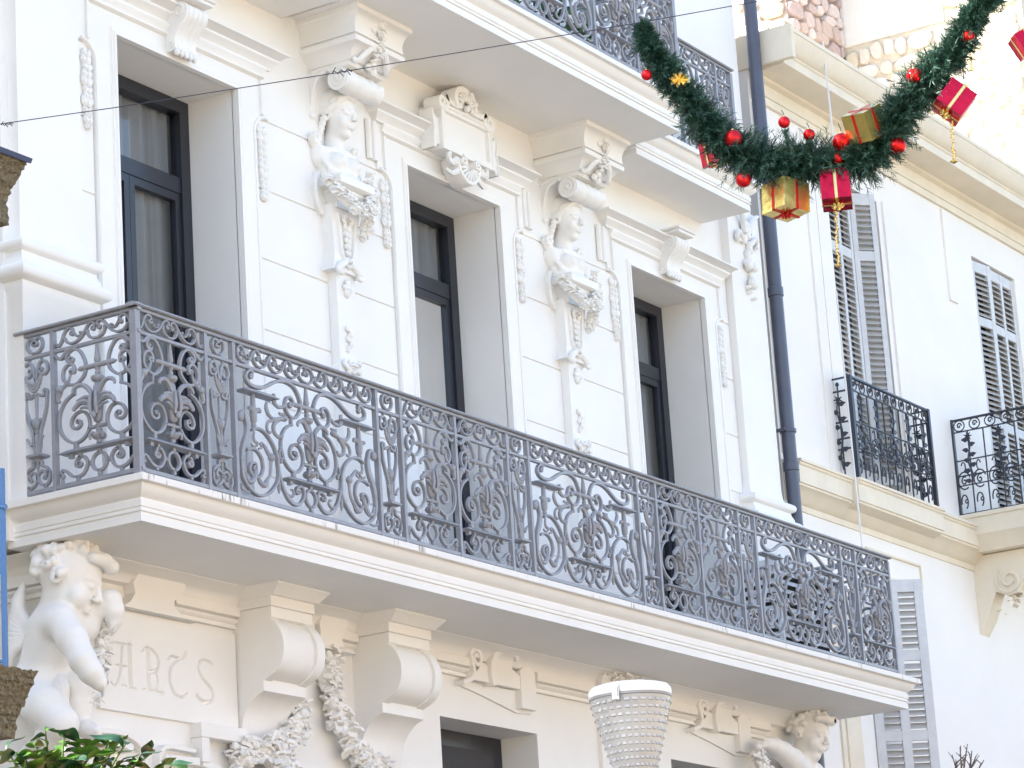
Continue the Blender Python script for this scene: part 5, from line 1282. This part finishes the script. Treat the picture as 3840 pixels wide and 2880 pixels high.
def place_front(o, u, z, w, h, t):
    o.scale = (w,.08,h); o.rotation_euler = (0,t,0); o.location = Vector((u,YP-.015,z))-WLOC[R_.name]
def place_side(x):
    def f(o, u, z, w, h, t):
        o.scale = (w,.08,h); o.rotation_euler = (0,t,-math.pi/2); o.location = Vector((x-.012,u,z))-WLOC[R_.name]
    return f
stones(XP, X2-.03, 7.6, 9.9, .20, place_front, ['stone_pink_%d' % i for i in range(4)], 71)
stones(.95, YP-.02, 6.6, 9.0, .21, place_side(X2), ['stone_cream_%d' % i for i in range(3)], 72, skip=lambda u,z: u > 1.75 and z > 8.68)
stones(YP+.02, 4.4, 8.0, 10.6, .22, place_side(XP), ['stone_cream_%d' % i for i in range(3)], 73)

# ------------------------------------------------------------------ louvred cabinet on the balcony
cb = empty('louvred_cabinet', (9.8,.7,-.03), 'white slatted air conditioner cover standing at the far end of the balcony', 'cabinet')
MB().bbox(9.16, 10.36, .47, .90, .86, .92, .004).build('top_board', 'white_metal', cb, 30)
for x, y in ((9.16,.47),(9.16,.86),(9.74,.47),(10.32,.47),(10.32,.86)): MB().bbox(x, x+.04, y, y+.04, -.028, .858, .003).build('leg', 'white_metal', cb, 30)
MB().box(9.24, 10.30, .60, .85, -.02, .80).build('unit', 'interior', cb, 0)
for k in range(11):
    z = .02+k*.077
    for x0, x1 in ((9.201,9.739),(9.781,10.319)):
        MB().ext_yz([(.478,z),(.486,z-.002),(.520,z+.042),(.512,z+.046)], x0, x1).build('slat', 'white_metal', cb, 0)
    MB().ext_xz([(9.168,z),(9.176,z-.002),(9.20,z+.042),(9.194,z+.046)], .511, .859).build('slat', 'white_metal', cb, 0)
# ------------------------------------------------------------------ Christmas garland strung over the street
def view_pt(sx, sy, dist):       # point seen at photo coordinates (3840 x 2880), at a real distance from the lens
    d = fw+rt*((sx-1920)/11534.56)-up*((sy-1440)/11534.56); return CAM+d.normalized()*dist
GD = 17.0
K = 3840/2212
gpath = [(1384,52),(1408,110),(1452,172),(1502,232),(1545,288),(1600,330),(1650,352),(1700,358),(1750,358),(1810,352),(1865,345),(1905,310),(1938,258),(1975,205),(2012,165),(2050,128),(2085,75),(2105,30),(2150,-15)]
GP = catmull([view_pt(x*K, y*K, GD) for x, y in gpath], 8)
GR_img = [12,22,30,34,40,44,46,44,46,48,46,44,42,40,38,34,28,24,22]     # half thickness in display px
GR = np.interp(np.linspace(0,1,len(GP)), np.linspace(0,1,len(GR_img)), GR_img)*K/11534.56*GD
gl = empty('christmas_garland', tuple(GP[len(GP)//2]), 'green artificial fir garland with red baubles hanging over the street', 'garland')
MB().tube(GP, .012, 6).build('core_wire', 'wire_dark', gl, 50)
def needles(n_sprig, n_need, Ls, Ln, wd, mat, seed, name, rscale=1.0):
    r = np.random.default_rng(seed); N_ = len(GP); V = []; F = []
    for i in range(n_sprig):
        t = r.random()*(N_-1.001); k = int(t); c = GP[k]+(GP[k+1]-GP[k])*(t-k); tg = GP[k+1]-GP[k]; tg = tg/np.linalg.norm(tg)
        u, w = frame_of(tg); a = r.random()*6.283; rad_ = GR[k]*rscale
        d = u*math.cos(a)+w*math.sin(a)+tg*(r.random()-.35)*1.1; d /= np.linalg.norm(d)
        cl_ = .70+.62*abs(math.sin(t*.55+1.3*math.sin(t*.21))); L = rad_*Ls*(.35+.75*r.random())*cl_; su, sw = frame_of(d); bend = (r.random(3)-.5)*.5
        for j in range(n_need):
            s_ = .18+.82*(j+r.random()*.6)/n_need; p = c+d*L*s_+bend*L*s_*s_*.4
            b = r.random()*6.283; nd = d*(.9+.5*r.random())+(su*math.cos(b)+sw*math.sin(b))*.95; nd /= np.linalg.norm(nd)
            side = np.cross(nd, r.random(3)-.5); side /= (np.linalg.norm(side)+1e-9)
            ln = Ln*(.7+.6*r.random()); q = p+nd*ln
            bI = len(V); V += [p-side*wd, p+side*wd, q+side*wd*.35, q-side*wd*.35]; F.append((bI,bI+1,bI+2,bI+3))
    m = MB(); m.v = [tuple(map(float,q)) for q in V]; m.f = F
    me = bpy.data.meshes.new(name); me.from_pydata(m.v, [], m.f); o = link(name, me, mat, gl); o['kind'] = 'stuff'; return o
needles(1900, 36, 1.22, .030, .0021, 'needles', 1, 'fir_needles')
needles(1000, 30, 1.30, .028, .0019, 'needle_tips', 2, 'fir_needle_tips')
needles(900, 24, .95, .045, .0036, 'needles', 3, 'inner_fir_needles')

def sprig(x0, y0, x1, y1, seed):      # side twig standing up from the garland
    r = np.random.default_rng(seed); a = np.array(view_pt(x0*K,y0*K,GD-.04)); b = np.array(view_pt(x1*K,y1*K,GD-.06)); d = (b-a)/np.linalg.norm(b-a); su, sw = frame_of(d); V = []; F = []
    for j in range(260):
        p = a+(b-a)*r.random(); q_ = r.random()*6.283; nd = d*1.1+su*math.cos(q_)+sw*math.sin(q_); nd /= np.linalg.norm(nd); sd_ = np.cross(nd,r.random(3)-.5); sd_ /= np.linalg.norm(sd_); e = p+nd*.034
        k = len(V); V += [p-sd_*.002,p+sd_*.002,e+sd_*.0008,e-sd_*.0008]; F.append((k,k+1,k+2,k+3))
    me = bpy.data.meshes.new('side_sprig'); me.from_pydata([tuple(map(float,v)) for v in V],[],F); o = link('side_sprig', me, 'needle_tips', gl); o['kind'] = 'stuff'
sprig(1705,335,1697,284,5); sprig(1752,330,1749,302,6); sprig(1610,345,1606,372,7); sprig(1418,150,1402,160,8)
def bauble(x, y, rp, mat, label, off=-.06):
    c = view_pt(x*K, y*K, GD+off); R_b = rp*K/11534.56*GD
    r = empty('bauble', tuple(c), label, 'bauble', 'red baubles on the garland')
    s_ = bpy.data.meshes.new('ball'); import bmesh
    bm = bmesh.new(); bmesh.ops.create_uvsphere(bm, u_segments=28, v_segments=18, radius=R_b); bm.to_mesh(s_); bm.free(); s_.shade_smooth()
    link('ball', s_, mat, r, local=True)
    MB().lathe([(R_b*.22,R_b*.93),(R_b*.22,R_b*1.12),(R_b*.10,R_b*1.16)], (0,0,0), 10).build('cap', 'gold_ribbon', r, 40, local=True)
    MB().tube([(0,0,R_b*1.1),(.004,0,R_b*1.5),(0,.01,R_b*2.2)], .0022, 5).build('hook', 'wire_dark', r, 40, local=True)
    return r
for x, y, rp, mt, lb in [(1397,162,12,'bauble_satin','small red bauble at the upper railing end of the garland'),(1584,299,19,'bauble_satin','large satin red bauble beside the half hidden red gift'),
    (1606,388,17,'bauble_satin','satin red bauble hanging lowest, by the drainpipe'),(1694,264,13,'bauble_satin','small satin red bauble on an upright sprig over the sag'),
    (1748,291,13,'bauble_gloss','small glossy red bauble half sunk in the sprigs above the gold gift'),(1818,307,20,'bauble_gloss','large glossy red bauble just above the red gift, left of the upper gold gift'),
    (1811,343,13,'bauble_gloss','small glossy red bauble touching the top of the red gift'),(1938,315,19,'bauble_gloss','large glossy red bauble on the rising side of the garland'),
    (1975,164,17,'bauble_gloss','glossy red bauble on top of the rising garland, under the stone wall'),(2092,78,14,'bauble_gloss','small glossy red bauble high on the thin end of the garland')]:
    bauble(x, y, rp, mt, lb)

def gift(x, y, sz, dims, eul, mat, rib, label, dist=GD-.05, bow=True):
    c = view_pt(x*K, y*K, dist)
    r = empty('gift_box', tuple(c), label, 'gift box', 'wrapped gifts on the garland')
    r.rotation_euler = eul
    a, b, h = [q*sz/2 for q in dims]
    m = MB(); n = 10      # wrapped faces, a little crumpled
    import bmesh
    bm = bmesh.new(); bmesh.ops.create_cube(bm, size=1.0); bmesh.ops.subdivide_edges(bm, edges=bm.edges, cuts=9, use_grid_fill=True)
    rr = random.Random(int(x))
    for v in bm.verts:
        q = v.co; e = sum(1 for t in q if abs(abs(t)-.5) < 1e-4)
        f_ = math.sin(q.x*23+rr.random()*.6)*math.cos(q.z*19+q.y*11)
        v.co = Vector((q.x*2*a, q.y*2*b, q.z*2*h)); 
        if e == 1: v.co *= 1-.012*(rr.random())-.008*f_
    me = bpy.data.meshes.new('wrapping'); bm.to_mesh(me); bm.free(); me.shade_smooth(); me.set_sharp_from_angle(angle=rad(40)); link('wrapping', me, mat, r, local=True)
    w = .016; g_ = .0035
    t = MB()
    t.box(-w/2,w/2,-b-g_,b+g_,-h-g_,-h-g_+.002); t.box(-w/2,w/2,-b-g_,b+g_,h+g_-.002,h+g_); t.box(-w/2,w/2,-b-g_,-b-g_+.002,-h,h); t.box(-w/2,w/2,b+g_-.002,b+g_,-h,h)
    t.box(-a-g_,a+g_,-w/2,w/2,-h-g_-.001,-h-g_+.001); t.box(-a-g_,-a-g_+.002,-w/2,w/2,-h,h); t.box(a+g_-.002,a+g_,-w/2,w/2,-h,h); t.box(-a-g_,a+g_,-w/2,w/2,h+g_,h+g_+.001)
    t.build('ribbon', rib, r, 0, local=True)
    if bow:
        bw = MB(); r2 = random.Random(int(y))
        for k in range(8):
            an = k*2*math.pi/8+r2.random()*.4; d = np.array((math.cos(an),math.sin(an),0)); z = -h-.004
            bw.tube([(0,0,z),tuple(d*.022+np.array((0,0,z-.018))),tuple(d*.036+np.array((0,0,z-.006))),tuple(d*.012+np.array((0,0,z)))], [.004,.007,.004], 4)
        bw.build('bow', rib, r, 40, local=True)
    return r
def view_euler(a, b, c):     # orientation given relative to the viewing direction
    Mv = Matrix((rt, fw, up)).transposed(); return (Mv @ Euler((a,b,c)).to_matrix()).to_euler()
gift(1697,430,.185,(1.0,1.0,.92), view_euler(-.28,.20,.62), 'gold_foil', 'red_ribbon', 'shiny gold wrapped gift hanging under the garland, tied with red ribbon')
gift(1806,410,.175,(.92,.92,1.02), view_euler(-.42,-.10,-.12), 'red_foil', 'gold_ribbon', 'shiny red wrapped gift hanging under the garland with a gold tassel')
gift(1868,268,.170,(1.0,.9,.95), view_euler(-.10,-.38,.85), 'gold_foil', 'red_ribbon', 'gold wrapped gift resting on top of the garland', bow=False)
gift(2061,220,.165,(1.0,1.0,.95), view_euler(-.35,.62,-.15), 'red_foil', 'gold_ribbon', 'red wrapped gift beside the rising garland, in front of the stone wall')
gift(1546,322,.16,(.8,.9,1.05), view_euler(-.30,-.06,.45), 'red_foil', 'gold_ribbon', 'red wrapped gift half hidden behind the garland next to the upper railing', dist=GD+.12, bow=False)
gift(2218,92,.130,(1.0,1.0,.95), view_euler(-.35,-.5,.3), 'red_foil', 'gold_ribbon', 'red wrapped gift cut off by the picture edge', bow=False)
def tassel(x0, y0, y1, label, n=9):
    c = view_pt(x0*K, y0*K, GD-.06)
    m = MB(); r = random.Random(int(x0)); P = []
    for i in range(n*2+1):
        p = view_pt((x0+r.uniform(-3,3)+4*i/(n*2))*K, (y0+(y1-y0)*i/(n*2))*K, GD-.06); P.append(np.array(p))
    m.tube(P, .0035, 5)
    for i, p in enumerate(P):
        a = r.random()*3; d = np.array(rt)*math.cos(a)+np.array(fw)*math.sin(a); m.tube([p-d*.010,p+np.array((0,0,.006)),p+d*.010], [.003,.006,.003], 4)
    for k in range(6):
        a = k*1.05; d = np.array(rt)*math.cos(a)+np.array(fw)*math.sin(a); m.tube([P[-1],P[-1]+d*.018-np.array((0,0,.012)),P[-1]-np.array((0,0,.022))], [.004,.007,.003], 4)
    tag(m.build('tassel', 'gold_ribbon', None, 40), label, 'tassel', 'gold foil tassels')
tassel(1806, 458, 570, 'long twisted gold foil tassel dangling below the red gift')
tassel(2056, 262, 345, 'gold foil tassel dangling in front of the stone wall', 7)
bw = MB(); c0 = np.array(view_pt(1468*K,172*K,GD-.12))
for k in range(9):
    a = k*.75; d = np.array(rt)*math.cos(a)+np.array(up)*math.sin(a)*.7; n_ = -np.array(fw)
    bw.tube([c0,c0+d*.045+n_*.03,c0+d*.055+n_*.008,c0+d*.012], [.006,.012,.008,.005], 4)
tag(bw.build('foil_bow', 'gold_ribbon', None, 40), 'crumpled gold foil bow on the descending end of the garland', 'bow')

# ------------------------------------------------------------------ catenary wire with its knots
wp = [view_pt(*q, 17.0) for q in ((-900,620),(0,465),(420,405),(1270,272),(1278,270),(2380,88))]+[view_pt(3400,-95,17.0)]
o = empty('steel_wire', tuple(wp[3]), 'thin steel wire spanning the street in front of the carved bust', 'wire')
MB().tube(wp, .0026, 6).build('strand', 'wire_dark', o, 50)
for sx, sy, s_ in ((1280,268,1.0),(25,465,.6),(2395,88,.7)):
    k = MB(); r = random.Random(sx); b = np.array(view_pt(sx,sy,17.0)); tg = np.array(wp[5]-wp[4]); tg /= np.linalg.norm(tg); u_, w_ = frame_of(tg)
    k.tube([b+tg*(t*.006-.05)*s_+(u_*math.cos(t)+w_*math.sin(t))*.008*s_ for t in np.linspace(0,18,70)], .0028, 4)
    for q in range(3): k.tube([b+tg*(.04*q-.05)*s_, b+tg*(.04*q-.03)*s_-np.array((0,0,.03*s_*(1 if q else -1)))], .0025, 4)
    k.build('knot', 'wire_dark', o, 40)

# ------------------------------------------------------------------ street lamp with a ribbed glass lantern
LD = 15.0; lc = view_pt(1364*K, 1545*K, LD)
lm = empty('street_lamp', (lc.x,lc.y,GZ), 'street lamp with tapered faceted glass lantern and white rim', 'street lamp')
tilt = 0.0; R0 = 90*K/11534.56*LD       # rim radius
def LZ(dy): return lc.z-(dy-1545)*K/11534.56*LD/math.cos(PITCH)
zt = LZ(1502)
prof = [(R0*.985,zt-.012),(R0*1.0,zt),(R0*.99,zt+.020),(R0*.93,zt+.036),(R0*.70,zt+.048),(R0*.05,zt+.055)]
MB().lathe(prof, (lc.x,lc.y,0), 48).build('rim', 'lamp_white', lm, 40)
MB().lathe([(R0*.955,zt-.026),(R0*.985,zt-.024),(R0*.985,zt-.013),(R0*.955,zt-.0135)], (lc.x,lc.y,0), 48).build('rim_band', 'lamp_grey', lm, 30)
gz = MB(); n = 40; rows = [(R0*.97,zt-.027)]; zz = zt-.046; rr_ = R0*.965; nrow = 11; hrow = .034
for k in range(nrow):
    rr2 = R0*(.97-.50*((k+1)/nrow)**1.05); rows.append((rr2, zt-.027-(k+1)*hrow))
gz.lathe([(r_,z) for r_,z in rows]+[(rows[-1][0]-.012,rows[-1][1])]+[(r_-.012,z) for r_,z in rows[::-1]], (lc.x,lc.y,0), 48)
gz.build('glass_bowl', 'lamp_acrylic', lm, 60)
fac = MB()       # raised prisms in rings, joined into one part
for k in range(nrow):
    r0_, z0_ = rows[k]; r1_, z1_ = rows[k+1]
    for i in range(30):
        a = 2*math.pi*i/30; da = 2*math.pi/30*.30
        P = []
        for (r_, z_, o_) in ((r0_-(r0_-r1_)*.35, z0_-.016, .0),(r1_+(r0_-r1_)*.25, z1_+.006, .008)):
            for s_ in (-1,1): P.append((lc.x+(r_+o_)*math.cos(a+s_*da), lc.y+(r_+o_)*math.sin(a+s_*da), z_))
        for (r_, z_) in ((r0_-(r0_-r1_)*.35, z0_-.016),(r1_+(r0_-r1_)*.25, z1_+.002)):
            for s_ in (-1,1): P.append((lc.x+(r_-.002)*math.cos(a+s_*da), lc.y+(r_-.002)*math.sin(a+s_*da), z_))
        fac.add(P, [(0,1,3,2),(2,3,7,6),(0,2,6,4),(1,5,7,3),(0,4,5,1)])
fo = fac.build('glass_prisms', 'lamp_acrylic', lm, 20); fo['kind'] = 'stuff'
zb = rows[-1][1]
MB().lathe([(R0*.30,zt-.07),(R0*.30,zt-.20),(R0*.28,rows[7][1])], (lc.x,lc.y,0), 24).build('inner_reflector', 'lamp_white', lm, 50)
MB().lathe([(rows[7][0]-.02,rows[7][1]),(rows[-1][0]-.018,zb)], (lc.x,lc.y,0), 32).build('lamp_base', 'lamp_grey', lm, 50)
MB().lathe([(R0*.44,zb-.30),(R0*.475,zb-.28),(R0*.475,zb-.006),(R0*.45,zb)], (lc.x,lc.y,0), 32).build('collar', 'lamp_grey', lm, 40)
MB().lathe([(.12,GZ),(.12,GZ+.3),(.07,GZ+.4),(.05,zb-.30)], (lc.x,lc.y,0), 20).build('pole', 'lamp_grey', lm, 40)
toC = Vector((CAM.x-lc.x, CAM.y-lc.y, 0)).normalized(); sdv = Vector((-toC.y,toC.x,0)); cd = (toC*.93+sdv*-.32).normalized()
cl = MB(); p0 = Vector((lc.x,lc.y,zt-.01))+cd*R0*.985; t_ = Vector((-cd.y,cd.x,0))
for w, d, z0_, z1_ in ((.018,.012,-.040,.034),(.012,.018,-.025,.020)):
    b = len(cl.v); cl.v += [tuple(p0+t_*sx*w+cd*e+Vector((0,0,z))) for z in (z0_,z1_) for sx,e in ((-1,0),(1,0),(1,d),(-1,d))]
    cl.f += [(b,b+1,b+2,b+3),(b+4,b+5,b+6,b+7)]+[(b+i,b+(i+1)%4,b+4+(i+1)%4,b+4+i) for i in range(4)]
cl.build('latch', 'steel', lm, 0)

# ------------------------------------------------------------------ things at the left edge: roughcast balcony of the next house, blue railing, shrub
LX = -3.0
lb = empty('roughcast_house', (-6.0,-1.5,GZ), 'house next door with dark roughcast balcony corbels at the picture edge', 'building')
def rough_block(prof, x0, x1, name, seed):
    m = MB(); r = random.Random(seed); P = []
    for i in range(len(prof)):
        a = np.array(prof[i]); b = np.array(prof[(i+1) % len(prof)]); n = max(2, min(60,int(np.linalg.norm(b-a)/.012)))
        for k in range(n): P.append(a+(b-a)*k/n+np.array((r.uniform(-.0045,.0045), r.uniform(-.0045,.0045))))
    xs = np.linspace(x0, x1, 70)
    m.loft([[(x, q[0]+r.uniform(-.007,.007), q[1]+r.uniform(-.007,.007)) for q in P] for i, x in enumerate(xs)]); return m.build(name, 'pebble_dash', lb, 0)
rough_block([(-1.74,-1.80),(-1.615,-1.99),(-1.595,-2.085),(2.3,-2.06),(2.3,-1.58)], LX-.9, LX, 'balcony_corbel', 1)
rough_block([(-1.745,.690),(-1.615,.545),(-1.612,.515),(-1.622,.40),(2.3,.50),(2.3,1.05)], LX-.9, LX, 'balcony_corbel', 2)
MB().box(LX-6, LX-.05, 2.2, 12, GZ, 8.0).build('wall', 'pebble_dash', lb, 0)  # added out-of-view mass, placed and sized to keep sun off the townhouse's left end
cp = MB(); a = np.array((-1.655,.755)); b = np.array((-1.775,.703))
cp.loft([[(x,a[0],a[1]),(x,b[0],b[1]),(x,b[0]+.012,b[1]-.022),(x,a[0]+.01,a[1]-.025)] for x in (LX-.6,LX+.004)]); cp.build('metal_cap', 'blue_dark', lb, 0)
MB().tube([(LX+.004,-1.45,-1.945),(LX+.004,-1.535,-1.95)], .011, 8).build('drain_spout', 'white_metal', lb, 40)
br = empty('blue_railing', (LX-.02,-1.5,-1.75), 'bright blue iron railing with rings at the picture edge', 'railing')
MB().bbox(LX-.03, LX-.008, -1.572, -1.552, -1.76, -.80, .002).build('post', 'blue_paint', br, 30)
MB().tube([(LX-.02,-1.0,-.985),(LX-.02,-1.545,-.985),(LX-.02,-1.583,-.99)], [.020,.020,.014], 10).build('handrail', 'blue_paint', br, 40)
MB().bbox(LX-.03, LX-.010, -1.551, -1.0, -1.028, -1.012, .002).build('upper_bar', 'blue_paint', br, 30)
for z in (-1.30, -1.72): MB().bbox(LX-.028, LX-.010, -1.551, -1.0, z-.008, z+.008, .002).build('cross_bar', 'blue_paint', br, 30)
for k in range(5):
    for y in (-1.515,-1.43): MB().tube([(LX-.019,y+.032*math.cos(q),-1.07-.05*k+.032*math.sin(q)) for q in np.linspace(0,2*math.pi,15)], .006, 5).build('ring', 'blue_paint', br, 50)

def leaf_mesh(seed):
    m = MB(); r = random.Random(seed); n = 7; L = 1.0; bend = .25+.35*r.random(); top = []; 
    for i in range(n+1):
        t = i/n; w = .27*math.sin(math.pi*min(1,t*.93+.07))**.8*(1-.25*t); z = -bend*t*t*.6+.08*math.sin(t*6)
        top.append([(-w,t,z+.30*w),(-w*.5,t,z+.08*w),(0,t,z),(w*.5,t,z+.08*w),(w,t,z+.30*w)])
    m.loft(top, closed=False, cap=False); return m.mesh('leaf', 60)
LEAF = [leaf_mesh(i) for i in range(6)]
sh = empty('shrub', tuple(view_pt(250,3050,10.5)), 'glossy green leafy shrub rising at the lower left corner', 'plant')
SH0 = Vector(view_pt(250,3050,10.5))
fb = empty('flower_box', tuple(SH0-Vector((0,0,.35))), 'terracotta flower box below the leafy shrub', 'planter')
bx = MB().loft_rect([(SH0.x-.30,SH0.x+.55,SH0.y-.42,SH0.y+.30,SH0.z-.35),(SH0.x-.33,SH0.x+.58,SH0.y-.45,SH0.y+.33,SH0.z-.06),(SH0.x-.36,SH0.x+.61,SH0.y-.48,SH0.y+.36,SH0.z-.05),(SH0.x-.36,SH0.x+.61,SH0.y-.48,SH0.y+.36,SH0.z)]); bx.build('box', 'roof_tile', fb, 30)
MB().box(SH0.x-.3, SH0.x+.5, SH0.y-.4, SH0.y+.3, GZ, SH0.z-.352).build('stand', 'opposite_trim', fb, 0)
r = random.Random(77); meL = {}
tips = [(60,2860),(130,2770),(170,2720),(230,2800),(290,2740),(330,2830),(390,2860),(420,2800),(470,2770),(520,2830),(560,2810),(600,2870),(25,2790),(95,2830),(200,2860),(350,2790),(450,2850),(270,2870),(150,2850),(380,2820),(640,2860),(700,2880),(60,2800),(410,2760),(240,2750)]
for (sx, sy) in tips:
    tip = Vector(view_pt(sx, sy+20, 10.5+r.uniform(-.18,.18))); base = SH0+Vector(((tip-SH0).x*.5, (tip-SH0).y*.5, 0))
    P = catmull([base, (base+tip)/2+Vector((r.uniform(-.03,.03),r.uniform(-.03,.03),.03)), tip], 6)
    MB().tube(P, [.006,.003], 5).build('stem', 'stem', sh, 50)
    for k in range(r.choice((5,6,7))):
        q = Vector(P[-1-min(len(P)-1, int(k*1.5))]); i = r.randrange(6); mt = r.choice(('leaf','leaf','leaf_dark'))
        if (i,mt) not in meL: me = LEAF[i].copy(); me.materials.append(MAT[mt]); meL[(i,mt)] = me
        o = bpy.data.objects.new('leaf', meL[(i,mt)]); COL.objects.link(o); o.parent = sh
        s_ = r.uniform(.055,.115); o.location = q-SH0; o.scale = (s_,s_,s_); o.rotation_euler = (r.uniform(-.1,.9), r.uniform(-.6,.6), r.uniform(0,6.28))

# bare twigs of a young tree at the lower right
TW = Vector(view_pt(3610,3000,20.0))
tw = empty('bare_tree', (TW.x,TW.y,GZ), 'bare twig tips of a leafless young tree below the weathered shutter', 'tree')
MB().tube([(TW.x,TW.y,GZ),(TW.x+.02,TW.y,GZ+1.4),tuple(TW)], [.05,.035,.012], 8).build('trunk', 'twig', tw, 50)
b_ = MB(); r = random.Random(5)
for (sx, sy) in ((3570,2830),(3600,2800),(3628,2790),(3660,2835),(3585,2850),(3645,2815),(3690,2850)):
    t = Vector(view_pt(sx,sy,20+r.uniform(-.1,.1))); P = catmull([tuple(TW),tuple((TW+t)/2+Vector((r.uniform(-.04,.04),0,0))),tuple(t)],5); b_.tube(P, [.010,.003], 5)
    for k in range(4): q = Vector(P[-2-k]); b_.tube([tuple(q),tuple(q+Vector((r.uniform(-.05,.05),r.uniform(-.05,.05),r.uniform(.02,.07))))], [.004,.002], 4)
b_.build('crown', 'twig', tw, 40)

# potted plants behind the upper railing
for i, (x, col) in enumerate(((5.2,'leaf'),(5.9,'leaf_dark'),(6.35,'leaf'))):
    r0 = random.Random(90+i)
    pp = empty('potted_plant', (x,.45,4.35), ['bushy potted plant behind the centre of the upper railing','dark leaved potted plant behind the upper railing','small potted plant near the corner of the upper railing'][i], 'plant', 'potted plants on the upper balcony')
    MB().lathe([(.09,.0),(.13,.22),(.145,.225),(.145,.26),(.12,.26)], (0,0,0), 18).build('pot', 'roof_tile', pp, 40, local=True)
    me = MB()
    for k in range(70):
        a = r0.random()*6.28; rr = .16*math.sqrt(r0.random()); z = .28+.35*r0.random()
        me.merge_leaf = None
        q = Vector((rr*math.cos(a), rr*math.sin(a), z)); s_ = .05+.04*r0.random(); R3 = Euler((r0.random()*3,r0.random()*3,r0.random()*6)).to_matrix()
        L = [(-.0,-.6,0),(.3,-.1,.05),(.2,.4,.02),(0,.8,-.1),(-.2,.4,.02),(-.3,-.1,.05)]
        b = len(me.v); me.v += [tuple(q+R3@(Vector(t)*s_)) for t in L]; me.f.append(tuple(b+j for j in range(6)))
    me.build('foliage', col, pp, 0, local=True)
